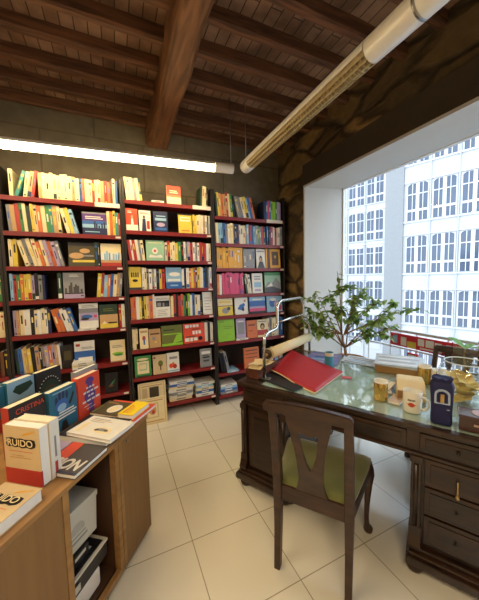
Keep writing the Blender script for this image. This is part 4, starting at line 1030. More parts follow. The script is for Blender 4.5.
b.box(0.0, DL, 0.0, DD, DT - 0.034, DT - 0.018, WALH, bevel=0.004)
b.build('desk_top', desk)
b = MB(); b.box(0.17, DL - 0.05, 0.03, DD - 0.05, DT + 0.0003, DT + 0.0013, SHEEN); b.build('reflection_sheet', desk)  # added sheet under the glass that carries the painted reflection
b = MB(); b.box(0.03, DL - 0.03, 0.012, DD - 0.03, DT + 0.002, DT + 0.0075, GLASS); b.build('glass_sheet', desk)
DZ = DT + 0.008
b = MB(); b.box(0.022, DL - 0.022, 0.022, DD - 0.022, 0.625, DT - 0.034, WALH)
b.box(0.012, DL - 0.012, 0.010, DD - 0.01, 0.612, 0.628, WALH, bevel=0.004); b.build('frieze', desk)
def drawer(x0, x1, z0, z1, fy, knob=True, key=False):
    d = MB(); d.box(x0, x1, fy - 0.012, fy + 0.01, z0, z1, WALH, bevel=0.004)
    d.box(x0 + 0.022, x1 - 0.022, fy - 0.016, fy, z0 + 0.02, z1 - 0.02, WAL, bevel=0.003)
    o = d.build('drawer', desk)
    xm, zm = (x0 + x1) / 2, (z0 + z1) / 2
    k = MB()
    if knob: k.lathe([(0.003, 0), (0.004, 0.004), (0.007, 0.007), (0.0075, 0.011), (0.004, 0.015), (0.0, 0.016)], mat('dark_knob', (26, 20, 16), rough=0.3), c=(xm, fy - 0.016, zm), seg=14, T=RX(90))
    else: k.lathe([(0.0, 0), (0.008, 0.001), (0.008, 0.003), (0.0, 0.003)], mat('dark_knob', (26, 20, 16), rough=0.3), c=(xm, fy - 0.016, zm), seg=14, T=RX(90))
    k.build('knob', o)
    if key:
        k = MB(); k.tube([(xm, fy - 0.016, zm), (xm, fy - 0.035, zm)], 0.003, BRASS, 8)
        k.tube([(xm, fy - 0.032, zm + 0.012), (xm, fy - 0.034, zm - 0.035), (xm, fy - 0.033, zm - 0.055)], [0.003, 0.0035, 0.004], BRASS, 8)
        k.lathe([(0.0, 0.012), (0.006, 0.010), (0.009, 0.0), (0.007, -0.008), (0.0, -0.010)], BRASS, c=(xm, fy - 0.033, zm - 0.062), seg=14)
        k.build('key_with_tassel', o, 'brass key with a tassel hanging in the lock')
PED = ((0.03, 0.345), (1.075, DL - 0.03))
for i, (x0, x1) in enumerate(PED):
    p = MB(); p.box(x0, x1, 0.035, DD - 0.035, 0.10, 0.613, WAL)
    p.build('pedestal', desk)
    p = MB(); e0, e1 = (0.05, 0.018) if i == 0 else (0.034, 0.05)
    p.box(x0 - e0, x1 + e1, -0.035, DD + 0.02, 0.058, 0.100, WALH, bevel=0.008); p.box(x0 - e0 * .75, x1 + e1 * .75, -0.02, DD, 0.099, 0.118, WALH, bevel=0.008); p.box(x0 - e0 * .4, x1 + e1 * .4, 0.0, DD - 0.016, 0.117, 0.138, WALH, bevel=0.008); p.build('plinth', desk)
    for (fx, fy) in ((x0 + 0.005, 0.02), (x1 - 0.005, 0.02), (x0 + 0.015, DD - 0.045), (x1 - 0.015, DD - 0.045)):
        f = MB(); f.lathe([(0.022, 0.0), (0.036, 0.012), (0.042, 0.03), (0.036, 0.048), (0.026, 0.058)], WAL, c=(fx, fy, 0.0), seg=20); f.build('bun_foot', desk)
    # corner pilasters with a scrolled foot, one at each front corner
    for (px, sg) in ((x0, -1), (x1, 1)):
        c = MB()
        c.box(px - 0.022, px + 0.022, 0.008, 0.05, 0.24, 0.575, WALH, bevel=0.004)
        c.tube([(px, 0.010, 0.25), (px, 0.010, 0.57)], 0.011, WAL, 10)
        c.box(px - 0.027, px + 0.027, 0.002, 0.05, 0.575, 0.612, WALH, bevel=0.005)
        c.prism([(0.05, 0.13), (-0.012, 0.13), (-0.016, 0.15), (-0.006, 0.17), (0.004, 0.20), (0.006, 0.24), (0.05, 0.24)], px - 0.026, px + 0.026, WALH, axis='x')
        c.build('pilaster', desk)
    if i == 0:
        d = MB(); d.box(x0 + 0.035, x1 - 0.035, 0.022, 0.04, 0.15, 0.575, WALH, bevel=0.004)
        d.box(x0 + 0.08, x1 - 0.08, 0.014, 0.03, 0.20, 0.53, WAL, bevel=0.006); o = d.build('door', desk)
        k = MB(); k.lathe([(0.0, 0), (0.006, 0.001), (0.006, 0.003), (0.0, 0.003)], BRASS, c=(x1 - 0.055, 0.022, 0.38), seg=12, T=RX(90)); k.build('keyhole_plate', o)
    else:
        drawer(x0 + 0.035, x1 - 0.035, 0.465, 0.602, 0.034, False, True)
        drawer(x0 + 0.035, x1 - 0.035, 0.315, 0.455, 0.034)
        drawer(x0 + 0.035, x1 - 0.035, 0.155, 0.305, 0.034)
    # side panels of the pedestal
    s_ = MB()
    for (y0, y1) in ((0.10, 0.48), (0.56, 0.94)):
        for (xs, sg) in ((x0, -1), (x1, 1)):
            s_.box(min(xs, xs + sg * 0.008), max(xs, xs + sg * 0.008), y0, y1, 0.17, 0.55, WALH, bevel=0.003)
    s_.build('side_panels', desk)
for (x0, x1) in ((0.045, 0.345), (0.395, 1.03), (1.085, DL - 0.045)): drawer(x0, x1, 0.64, 0.73, 0.024, x0 > 1.0)

# ------------------------------------------------------------------ chairs
CHW = wood('dark_chair_wood', (36, 21, 12), (66, 40, 22), rough=0.42, stretch=(3, 3, 10), bump=0.05, coat=0.05)
VELVET = mat('olive_green_velvet', (98, 100, 44), rough=0.85, var=0.3, scale=4)
VELVET.node_tree.nodes['Principled BSDF'].inputs['Sheen Weight'].default_value = 0.5
def make_chair(M, label, group, wf=0.225):
    root = thing('chair', label, 'chair', M, group)
    hb = 0.172
    for s in (-1, 1):
        l = MB(); x = s * hb
        secs = [(x, -0.02, 0.0, .015, .019), (x, -0.004, 0.22, .017, .021), (x, 0.0, 0.43, .021, .023), (x, -0.014, 0.58, .021, .020), (x, -0.045, 0.74, .020, .016), (x, -0.085, 0.91, .018, .013)]
        rings = [[l.bm.verts.new((cx + dx * hx, cy + dy * hy, cz)) for dx, dy in ((-1, -1), (1, -1), (1, 1), (-1, 1))] for cx, cy, cz, hx, hy in secs]
        k = l.mi(CHW)
        for a_, c_ in zip(rings, rings[1:]):
            for j in range(4): l.bm.faces.new((a_[j], a_[(j + 1) % 4], c_[(j + 1) % 4], c_[j])).material_index = k
        for rg in (rings[0], rings[-1]): l.bm.faces.new(rg).material_index = k
        bmesh.ops.bevel(l.bm, geom=l.bm.edges[:], offset=0.003, segments=1, affect='EDGES')
        l.build('leg', root)
    for s in (-1, 1):                                    # cabriole front legs with a pad foot
        l = MB(); x = s * (wf - 0.025); y = 0.395; o_ = s * 0.7
        path = [(x, y, .43, .026), (x + .008 * o_, y + .008, .39, .030), (x + .016 * o_, y + .018, .35, .027), (x + .012 * o_, y + .015, .29, .020), (x + .004 * o_, y + .006, .20, .0155),
                (x, y - .001, .11, .013), (x + .003 * o_, y + .003, .06, .013), (x + .009 * o_, y + .010, .034, .018), (x + .014 * o_, y + .018, .017, .026), (x + .014 * o_, y + .018, .0, .022)]
        l.tube([p[:3] for p in path], [p[3] for p in path], CHW, 12); l.build('leg', root)
    f = MB()
    poly = [(-hb - .012, -.012), (hb + .012, -.012), (wf, .405), (wf - .02, .425), (-wf + .02, .425), (-wf, .405)]
    f.prism(poly, 0.375, 0.437, CHW); f.build('seat_frame', root)
    # upholstered seat with a domed top
    c = MB(); k = c.mi(VELVET); N = 10; grid = {}
    for i in range(N + 1):
        for j in range(N + 1):
            u = i / N * 2 - 1; v = j / N
            hw = (hb + .014) + (wf + .006 - hb - .014) * v
            e = max(abs(u), abs(v * 2 - 1)); dz = 0.035 * (1 - e ** 4) + 0.006
            rr = 1 - 0.05 * (abs(u) ** 6) * (abs(2 * v - 1) ** 6)
            grid[i, j] = c.bm.verts.new((u * hw * rr, (0.016 if abs(u) > .8 else -0.004) * (1 - v) + v * 0.432 * rr, 0.448 + dz))
    for i in range(N):
        for j in range(N):
            q = c.bm.faces.new((grid[i, j], grid[i + 1, j], grid[i + 1, j + 1], grid[i, j + 1])); q.material_index = k; q.smooth = True
    rim = [grid[i, 0] for i in range(N)] + [grid[N, j] for j in range(N)] + [grid[i, N] for i in range(N, 0, -1)] + [grid[0, j] for j in range(N, 0, -1)]
    low = [c.bm.verts.new((v.co.x * 0.985, 0.2 + (v.co.y - 0.2) * 0.985, 0.428)) for v in rim]; n = len(rim)
    for i in range(n):
        q = c.bm.faces.new((rim[i], low[i], low[(i + 1) % n], rim[(i + 1) % n])); q.material_index = k; q.smooth = True
    c.bm.faces.new(low).material_index = k
    c.build('seat', root, 'olive green velvet seat')
    BT = Matrix(((1, 0, 0, 0), (0, 1, -0.19, 0.082), (0, 0, 1, 0), (0, 0, 0, 1)))     # back plane leans backwards
    r = MB(BT)
    r.prism([(-.212, .885), (-.206, .872), (-.10, .868), (0, .866), (.10, .868), (.186, .872), (.192, .885), (.192, .905), (.18, .922), (.08, .93), (0, .932), (-.08, .93), (-.20, .922), (-.212, .905)], -0.016, 0.016, CHW, axis='y')
    bmesh.ops.bevel(r.bm, geom=r.bm.edges[:], offset=0.004, segments=2, affect='EDGES'); r.build('crest_rail', root)
    sh = MB(); sh.box(-hb, hb, -0.014, 0.014, 0.425, 0.455, CHW, bevel=0.004); sh.build('back_rail', root)
    # vase splat with a V opening
    L_ = [(-.105, .875), (-.10, .83), (-.088, .775), (-.072, .70), (-.064, .64), (-.06, .58), (-.058, .53), (-.066, .485), (-.078, .452)]
    sp = MB(BT); t0, t1 = -0.007, 0.007
    left = L_
    vx = [(0.0, .585), (-.016, .62), (-.03, .675), (-.039, .735), (-.043, .79), (-.024, .782), (-.008, .778), (0.0, .777)]
    for s in (-1, 1):
        poly = [(s * a_, z_) for a_, z_ in left] + [(0, .452)] + [(0, .585)] + [(s * a_, z_) for a_, z_ in vx[1:]] + [(0, .875)]
        sp.prism(poly, t0, t1, CHW, axis='y')
    bmesh.ops.remove_doubles(sp.bm, verts=sp.bm.verts[:], dist=1e-5)
    sp.build('splat', root)
    return root
make_chair(frame(0.8215, 1.0055, 0, 0.61, -0.79), 'dark wooden chair with an olive velvet seat pulled up to the front of the desk', 'matching wooden chairs at the desk', 0.25)
make_chair(MD @ TR((1.285, 1.345, 0)) @ RZ(180 - 18) @ Matrix.Diagonal((0.96, 0.96, 0.94, 1)), 'dark wooden chair standing between the desk and the window, mostly hidden', 'matching wooden chairs at the desk', 0.218)

# ------------------------------------------------------------------ wrapping paper holder and what lies on the desk
CHR = mat('polished_chrome', (196, 194, 186), rough=0.14, metal=1.0, var=0.03)
ROLL = mat('cream_wrapping_paper', (226, 206, 158), rough=0.6, var=0.04)
t_ = thing('paper_roll_holder', 'bent chrome tube holder with a cream roll of wrapping paper on the desk', 'paper holder', MD @ TR((0.14, 0.55, DZ)))
Mi = TR((-0.14, -0.55, 0)) @ TR((0, 0, 0))
def P(y, z): return (0.0, y - 0.55, z - DZ)
fr = [(.125, .79), (.127, 1.04), (.133, 1.075), (.15, 1.095), (.18, 1.107), (.29, 1.112), (.32, 1.122), (.333, 1.145), (.333, 1.265), (.342, 1.295), (.365, 1.316), (.40, 1.324), (.765, 1.324), (.805, 1.312), (.832, 1.285), (.842, 1.25), (.847, 1.155), (.855, 1.125), (.875, 1.108), (.94, 1.085), (.98, 1.065), (.997, 1.035), (1.0, 1.0), (1.0, .79)]
b = MB(); b.tube([P(*q) for q in fr], 0.0115, CHR, 12); b.build('tube_frame', t_)
b = MB(); b.tube([P(.333, 1.163), P(.845, 1.166)], 0.009, CHR, 10); b.build('cross_bar', t_)
b = MB(); b.tube([P(.205, .945), P(.97, .925)], 0.040, ROLL, 24)
b.tube([P(.2, .945), P(.206, .945)], 0.018, mat('cardboard_core', (150, 112, 70), rough=0.8), 16); b.build('paper_roll', t_)
b = MB(); b.tube([P(.125, .947), P(1.0, .924)], 0.010, BRASS, 10)
b.build('axle', t_)
b = MB(); b.lathe([(0.0, -.006), (.035, -.006), (.035, .006), (0, .006)], mat('dark_bronze_bracket', (84, 66, 44), rough=0.4, metal=0.6), c=P(.175, .95), seg=18, T=RX(90)); b.build('end_disc', t_)
for y in (.125, 1.0):
    b = MB(); b.box(-.05, .05, y - .57, y - .53, 0.0, .007, CHR, bevel=0.002); b.build('foot_plate', t_)
# crate with loose paper next to it
CRATE = wood('reddish_crate_wood', (60, 28, 18), (112, 58, 34), rough=0.5, stretch=(10, 2, 10))
t_ = thing('wooden_tray', 'small reddish wooden letter tray at the left end of the desk', 'tray', MD @ TR((0.075, 0.22, DZ)))
b = MB()
b.box(-.065, .04, -.14, .14, 0, .008, CRATE); b.box(-.065, -.055, -.14, .14, .008, .065, CRATE); b.box(.03, .04, -.14, .14, .008, .065, CRATE)
b.box(-.055, .03, -.14, -.13, .008, .065, CRATE); b.box(-.055, .03, .13, .14, .008, .065, CRATE); b.build('tray_body', t_)
t_ = thing('paper_offcuts', 'cream paper offcuts heaped on the reddish wooden tray', 'paper', MD @ TR((0.06, 0.20, DZ + 0.066)))
for k, (w, l, a_, dx) in enumerate(((.10, .22, 8, 0), (.09, .2, -14, .01), (.1, .16, 24, .0), (.08, .18, -4, -.005))):
    b = MB(TR((dx, 0, k * .006)) @ RZ(a_)); 
    m = 6
    for i in range(m):
        y0, y1 = -l / 2 + l * i / m, -l / 2 + l * (i + 1) / m
        z0, z1 = .012 * math.sin(i * 1.1 + k), .012 * math.sin((i + 1) * 1.1 + k)
        b.face([(-w / 2, y0, max(0, z0)), (w / 2, y0, max(0, z0)), (w / 2, y1, max(0, z1)), (-w / 2, y1, max(0, z1))], cm('c') if k % 2 else ROLL, True)
    b.build('sheet', t_, recalc=False)
# red folder, dark green folder
t_ = thing('folder', 'large red card folder lying across the desk and propped on the paper roll', 'folder', MD @ TR((0.35, 0.35, DZ)))
A_, B_, C_, D_ = (.12, .27, .805), (.10, .68, .862), (.585, .53, .795), (.54, .065, .792)
REDC = mat('red_folder_card', (176, 28, 40), rough=0.42, var=0.08, scale=5)
for nm, m, off in (('cover', REDC, 0.0), ('papers', cm('c'), -0.0035)):
    b = MB(TR((-.35, -.35, -DZ))); N = 12; g = {}
    for side in (0, 1):
        for i in range(N + 1):
            for j in range(N + 1):
                u, v = i / N, j / N
                p = [(A_[q] * (1 - u) + D_[q] * u) * (1 - v) + (B_[q] * (1 - u) + C_[q] * u) * v for q in range(3)]
                wv = 0.006 * math.sin(u * 6.5) * (1 - v) - 0.012 * u * (1 - u)
                g[side, i, j] = b.bm.verts.new(b.M @ Vector((p[0] - off * .6, p[1] - (0.010 * (1 - v) if nm == 'papers' else 0), max(DZ + 0.006, p[2] + wv) + off - side * 0.003)))
    k = b.mi(m)
    for i in range(N):
        for j in range(N):
            for side in (0, 1):
                f = b.bm.faces.new((g[side, i, j], g[side, i + 1, j], g[side, i + 1, j + 1], g[side, i, j + 1])); f.material_index = k; f.smooth = True
    for i in range(N):
        for (p, q, r_, s_) in (((i, 0), (i + 1, 0), 0, 1), ((i, N), (i + 1, N), 0, 1), ((0, i), (0, i + 1), 0, 1), ((N, i), (N, i + 1), 0, 1)):
            b.bm.faces.new((g[0, p[0], p[1]], g[0, q[0], q[1]], g[1, q[0], q[1]], g[1, p[0], p[1]])).material_index = k
    b.build(nm, t_)
t_ = thing('folder', 'dark green folder peeking out from under the red folder near the desk edge', 'folder', MD @ TR((0.27, 0.12, DZ)) @ RZ(-16))
b = MB(); b.box(-.17, .17, -.06, .12, 0, .003, mat('dark_green_card', (34, 52, 46), rough=0.5)); b.box(-.165, .165, -.055, .118, .003, .0045, cm('k')); b.build('cover', t_)
# pencil, teal beaker
t_ = thing('pen', 'thin white pen lying on the red folder', 'pen', MD @ TR((0.37, 0.475, DZ + 0.018)) @ RZ(70))
b = MB(); b.tube([(-.07, 0, .001), (.06, 0, .001), (.075, 0, .001)], [.0035, .0035, .001], cm('w'), 8); b.build('barrel', t_)
t_ = thing('beaker', 'teal blue tapered beaker standing behind the red folder', 'cup', MD @ TR((0.45, 0.625, DZ)))
TEAL = mat('teal_blue_ceramic', (60, 132, 158), rough=0.35)
b = MB(); b.lathe([(.0, 0), (.038, 0), (.036, .02), (.033, .08), (.034, .118), (.031, .118), (.030, .01), (0, .01)], TEAL, seg=24, close=False); b.build('beaker_body', t_)
b = MB(); b.lathe([(.0334, .092), (.0345, .118), (.0348, .1195), (.0335, .1195)], mat('pale_rim', (206, 204, 188), rough=0.5), seg=24, close=False); b.build('rim', t_)
# papers at the rear left
def sheet(label, x, y, w, l, rz, m, z=0.0, name='paper_sheet', lines_=None):
    b = MB(); b.box(-w / 2, w / 2, -l / 2, l / 2, 0, .0015, m); o = b.build(name)
    o.matrix_world = MD @ TR((x, y, DZ + z)) @ RZ(rz); tag(o, label, 'paper')
    if lines_:
        for i, c in enumerate(lines_): pass
        b = MB()
        for i, c in enumerate(lines_):
            b.box(-w * .42 + .02 * (i % 3), w * (.1 + .1 * (i % 4)), -l * .42 + l * .84 * i / len(lines_), -l * .42 + l * .84 * (i + .55) / len(lines_), .0015, .0018, cm(c))
        b.build('print', o)
    return o
sheet('violet blue printed sheet lying behind the red folder', 0.33, 0.84, 0.28, 0.34, 8, mat('violet_print', (126, 130, 186), rough=0.4, var=0.3, scale=14), 0.0006, lines_='vlbv')
sheet('pale grey printed sheet lying between the teal beaker and the ficus', 0.66, 0.92, 0.34, 0.22, -6, mat('pale_grey_print', (196, 206, 216), rough=0.4, var=0.1, scale=12), 0.0006, lines_='elee')
sheet('small red leaflet under the glass edge near the red folder corner', 0.63, 0.45, 0.07, 0.05, 20, mat('faded_red_print', (190, 90, 90), rough=0.5, var=0.3, scale=20), 0.0006)
# cups
GOLD = mat('gold_lustre_glaze', (206, 170, 96), rough=0.18, metal=0.8, var=0.15, scale=30)
CER = mat('white_glazed_ceramic', (232, 228, 214), rough=0.2, var=0.02)
def cup(label, x, y, r, h, m, name='tumbler', group=None):
    t = thing(name, label, 'cup', MD @ TR((x, y, DZ)), group)
    b = MB(); b.lathe([(0, 0), (r * .92, 0), (r * .96, .004), (r, h * .86), (r, h * .9)], m, seg=28, close=False); b.build('cup_body', t)
    b = MB(); b.lathe([(r, h * .9), (r * 1.02, h), (r * .94, h), (r * .9, h * .88), (r * .88, .008), (0, .006)], CER, seg=28, close=False); b.build('rim', t, 'white rim and lining')
    return t
t1 = cup('gold glazed tumbler with a white rim at the front of the desk', 0.885, 0.195, 0.038, 0.115, GOLD)
t2 = cup('gold glazed tumbler standing farther back beside the folded newspapers', 1.085, 0.62, 0.040, 0.12, GOLD)
t3 = cup('plain white tumbler standing behind the navy pouch', 1.165, 0.60, 0.040, 0.11, CER)
t_ = thing('mug', 'white mug with a red motif and a small dark inscription on the desk', 'mug', MD @ TR((1.045, 0.135, DZ)))
b = MB(); b.lathe([(0, 0), (.041, 0), (.044, .004), (.0445, .108), (.0425, .111), (.040, .106), (.039, .008), (0, .006)], CER, seg=32, close=False); b.build('mug_body', t_)
# handle towards the right end of the desk
b = MB(RZ(-18)); b.tube([(.042, 0, .085), (.058, 0, .088), (.072, 0, .078), (.077, 0, .055), (.072, 0, .034), (.058, 0, .022), (.042, 0, .024)], [.006, .006, .006, .006, .006, .006, .006], CER, 10); b.build('handle', t_)
b = MB(); rr = .0449
def onmug(a, z): return (rr * math.cos(R(a)), rr * math.sin(R(a)), z)
def patch(a0, a1, z0, z1, m, n=4):
    for i in range(n):
        p, q = a0 + (a1 - a0) * i / n, a0 + (a1 - a0) * (i + 1) / n
        b.face([onmug(p, z0), onmug(q, z0), onmug(q, z1), onmug(p, z1)], m)
MR = mat('mug_red_motif', (196, 66, 36), rough=0.4); MK = mat('mug_dark_print', (40, 36, 36), rough=0.4)
C0 = 268
for (da, w) in ((-22, 6), (-14, 5), (-7, 6), (1, 5), (8, 6), (16, 5)): patch(C0 + da, C0 + da + w, .066, .075, MK, 1)
patch(C0 - 28, C0 + 28, .047, .050, MR); patch(C0 - 20, C0 + 20, .040, .047, MR); patch(C0 - 16, C0 + 16, .050, .055, MR); patch(C0 - 11, C0 + 11, .035, .040, MR); patch(C0 - 9, C0 + 9, .055, .058, MR)
b.build('motif', t_, 'red motif under a dark inscription', recalc=False)
# newspapers on a carton
KRAFT = mat('brown_kraft_board', (150, 112, 62), rough=0.7, var=0.12, scale=12)
NEWS = mat('folded_newsprint', (186, 194, 200), rough=0.7, var=0.12, scale=22)
t_ = thing('carton', 'flat brown carton under folded newspapers at the rear of the desk', 'box', MD @ TR((0.915, 0.85, DZ)))
b = MB(); b.box(-.14, .14, -.15, .14, 0, .05, KRAFT, bevel=.003); b.build('carton_body', t_)
b = MB(); b.box(-.142, .142, -.152, .142, .038, .053, KRAFT, bevel=.002); b.build('carton_lid', t_)
t_ = thing('newspaper', 'folded pale grey newspaper lying on the flat brown carton', 'newspaper', MD @ TR((0.92, 0.85, DZ + 0.0535)) @ RZ(4))
for k in range(3):
    b = MB(TR((0, 0, k * .006)) @ RZ(k * 3 - 3)); b.box(-.165, .16, -.16, .15, 0, .0055, NEWS, bevel=.002)
    for q in range(5): b.box(-.14, .13 - .03 * (q % 3), -.12 + q * .05, -.10 + q * .05, .0055, .0058, cm('e') if q % 2 else cm('w'))
    b.build('section', t_)
# cream paper bag, striped booklets
BAG = mat('cream_paper_bag', (222, 196, 142), rough=0.7, var=0.08, scale=10)
t_ = thing('paper_bag', 'cream paper bag lying crumpled behind the white mug', 'bag', MD @ TR((1.02, 0.40, DZ)) @ RZ(6))
b = MB()
b.prism([(-.15, 0), (.14, 0), (.15, .03), (.10, .075), (-.04, .088), (-.14, .05)], -.075, .07, BAG, axis='x'); bmesh.ops.bevel(b.bm, geom=b.bm.edges[:], offset=.006, segments=2, affect='EDGES'); b.build('bag_body', t_)
b = MB(); b.prism([(-.151, .0), (-.141, .05), (-.145, .055), (-.158, .0)], -.07, .0, KRAFT, axis='x'); b.build('bag_fold', t_)
for i, (lab, dx, dy, z, cds) in enumerate((('black and white striped booklet lying beside the gold tumbler', .0, .0, 0.0, 'kwkwk'), ('cream booklet lying on the striped booklet beside the gold tumbler', -.01, .03, .0095, 'cac'))):
    t_ = thing('booklet', lab, 'booklet', MD @ TR((0.885 + dx, 0.375 + dy, DZ + z)) @ RZ(12 - 20 * i))
    b = MB(); b.box(-.05, .05, -.08, .08, 0, .009, cm('w')); b.build('pages', t_)
    b = MB()
    for q, c in enumerate(cds): b.box(-.05 + .1 * q / len(cds), -.05 + .1 * (q + 1) / len(cds), -.0805, .08, .009, .0095, cm(c))
    b.build('cover', t_)
t_ = thing('booklet', 'tan booklet lying under the rim of the white mug at left', 'booklet', MD @ TR((0.965, 0.215, DZ)) @ RZ(-10))
b = MB(); b.box(-.03, .03, -.05, .05, 0, .014, cm('w')); b.build('pages', t_)
b = MB(); b.box(-.0305, .0305, -.0505, .05, .014, .0155, cm('a')); b.build('cover', t_)
# navy gift pouch with a silver arch plate
NAVY = mat('navy_velvet', (26, 30, 78), rough=0.75, var=0.25, scale=14)
t_ = thing('gift_pouch', 'navy drawstring pouch with a silver arched plate and a gold bar', 'pouch', MD @ TR((1.168, 0.075, DZ)) @ RZ(2))
b = MB(); k = b.mi(NAVY)
prof = [(.040, .032, 0), (.043, .034, .01), (.042, .033, .07), (.044, .034, .12), (.045, .033, .185), (.040, .03, .200), (.030, .022, .207), (.036, .027, .214), (.041, .031, .224)]
rings = [[b.bm.verts.new((rx * max(-1, min(1, 1.25 * math.cos(2 * math.pi * j / 28))) * (1 + (.09 * math.cos(j * 3.1) if z > .18 else 0)), ry * max(-1, min(1, 1.25 * math.sin(2 * math.pi * j / 28))), z + (.005 * math.sin(j * 2.2) if z > .2 else 0))) for j in range(28)] for rx, ry, z in prof]
for a_, c_ in zip(rings, rings[1:]):
    for j in range(28):
        f = b.bm.faces.new((a_[j], a_[(j + 1) % 28], c_[(j + 1) % 28], c_[j])); f.material_index = k; f.smooth = True
b.bm.faces.new(rings[0]).material_index = k; b.bm.faces.new(rings[-1]).material_index = k
b.build('pouch_body', t_)
SILV = mat('blue_silver_plate', (158, 176, 214), rough=0.25, metal=0.7)
b = MB()
arch_o = [(-.031, .105)] + [(.031 * math.cos(R(t)), .15 + .028 * math.sin(R(t))) for t in range(180, -1, -20)] + [(.031, .105)]
arch_i = [(-.022, .111)] + [(.022 * math.cos(R(t)), .148 + .019 * math.sin(R(t))) for t in range(180, -1, -20)] + [(.022, .111)]
n = len(arch_o)
for i in range(n - 1):
    b.prism([arch_o[i], arch_o[i + 1], arch_i[i + 1], arch_i[i]], -.0395, -.0345, SILV, axis='y')
b.prism([arch_o[-1], arch_o[0], arch_i[0], arch_i[-1]], -.0395, -.0345, SILV, axis='y')
b.build('arched_plate', t_)
b = MB(); b.box(-.008, .008, -.043, -.0345, .113, .153, BRASS, bevel=.002); b.build('gold_bar', t_)
b = MB(); b.box(.018, .030, -.0355, -.0345, .078, .082, SILV); b.build('brand_tab', t_)
# dark box at the right
t_ = thing('wooden_box', 'small dark reddish box with a pale oval lid inlay on the desk', 'box', MD @ TR((1.315, 0.085, DZ)))
DBX = wood('dark_red_box_wood', (40, 18, 16), (74, 34, 28), rough=0.3, stretch=(2, 10, 10), coat=0.4)
b = MB(); b.box(-.08, .08, -.045, .055, 0, .062, DBX, bevel=.003); b.build('box_body', t_)
b = MB(); b.box(-.083, .083, -.048, .058, .062, .074, DBX, bevel=.003); b.build('box_lid', t_)
b = MB(); b.lathe([(.0, .0742), (.034, .0742), (.036, .0755), (.03, .0765), (0, .0765)], mat('pinkish_inlay', (196, 168, 172), rough=0.35), c=(0, .005, 0), seg=28, close=False); b.build('lid_inlay', t_)
b = MB(); b.box(-.028, .012, -.0492, -.048, .03, .04, mat('worn_silver_mark', (180, 150, 140), rough=0.4)); b.build('front_plate', t_)
# glass bowl with folded cards
t_ = thing('glass_bowl', 'round clear glass bowl full of folded yellow cards at the right of the desk', 'bowl', MD @ TR((1.275, 0.40, DZ)) @ Matrix.Scale(1.1, 4))
CG = thin_glass('clear_bowl_glass', (0.97, 0.98, 0.97), 1.6, 0.0)
b = MB(); prof = [(.0, .001), (.05, .001), (.06, .004), (.09, .03), (.112, .07), (.12, .11), (.115, .15), (.1, .185), (.083, .207), (.086, .212)]
b.lathe(prof, CG, seg=36, close=False); b.build('bowl_glass', t_)
b = MB(); b.tube([(.086 * math.cos(R(q)), .086 * math.sin(R(q)), .212) for q in range(0, 375, 15)], .0028, mat('glass_rim_highlight', (214, 224, 222), rough=0.12), 8, caps=False); b.build('rim', t_)  # opaque pale ring paints the highlight along the glass rim
CARDY = mat('pale_yellow_card', (216, 196, 120), rough=0.6, var=0.1); 
rg2 = random.Random(5)
for i in range(14):
    a_ = rg2.uniform(0, 6.28); rad = rg2.uniform(0, .055); z = .015 + .011 * i
    b = MB(); w, l = .034, .05
    b.prism([(0, 0), (w, .012), (w, .0135), (0, .0015), (-w, .0135), (-w, .012)], -l, l, CARDY, axis='y')
    o = b.build('folded_card'); o.matrix_world = MD @ TR((1.275 + rad * math.cos(a_), 0.40 + rad * math.sin(a_), DZ + z)) @ RZ(rg2.uniform(0, 360)) @ RX(rg2.uniform(-22, 22)) @ RY(rg2.uniform(-22, 22))
    tag(o, 'folded pale yellow card inside the round glass bowl', 'card', 'folded cards in the glass bowl')
# rubber plant cutting in a square vase
t_ = thing('plant_vase', 'clear square glass vase with a broad leaved cutting at the right of the desk', 'vase', MD @ TR((1.305, 0.80, DZ)))
b = MB(); q = .07
for (x0, x1, y0, y1) in ((-q, q, -q, -q), (-q, q, q, q), (-q, -q, -q, q), (q, q, -q, q)):
    b.face([(x0, y0, 0), (x1, y1, 0), (x1, y1, .29), (x0, y0, .29)], CG)
b.face([(-q, -q, .001), (q, -q, .001), (q, q, .001), (-q, q, .001)], CG); b.build('vase_glass', t_, recalc=False)
STEM = mat('brown_stem', (108, 84, 52), rough=0.7)
LEAF = mat('broad_leaf_green', (98, 152, 66), rough=0.6, var=0.25, scale=18)
b = MB(); b.tube([(.01, .0, .004), (.0, .01, .08), (-.006, 0, .16), (-.002, 0, .225)], [.006, .006, .005, .004], STEM, 8); b.build('stem', t_)
def broad_leaf(b, base, d, L, W, m, droop=.25, n=8):
    d = Vector(d).normalized(); sd = d.cross(Vector((0, 0, 1))).normalized(); base = Vector(base); k = b.mi(m); rows = []
    for i in range(n + 1):
        u = i / n; w = W * math.sin(math.pi * min(1, u * .96 + .02)) ** .8
        c = base + d * L * u + Vector((0, 0, -droop * L * u * u))
        rows.append([b.bm.verts.new(c - sd * w + Vector((0, 0, w * .25))), b.bm.verts.new(c), b.bm.verts.new(c + sd * w + Vector((0, 0, w * .25)))])
    for a_, c_ in zip(rows, rows[1:]):
        for j in (0, 1):
            f = b.bm.faces.new((a_[j], a_[j + 1], c_[j + 1], c_[j])); f.material_index = k; f.smooth = True
for d, L, W in (((-.75, .5, .75), .15, .034), ((.8, -.55, .45), .14, .032), ((.55, .75, .5), .10, .026)):
    b = MB(); broad_leaf(b, (-.002, 0, .22), d, L, W, LEAF); b.build('leaf', t_, recalc=False)

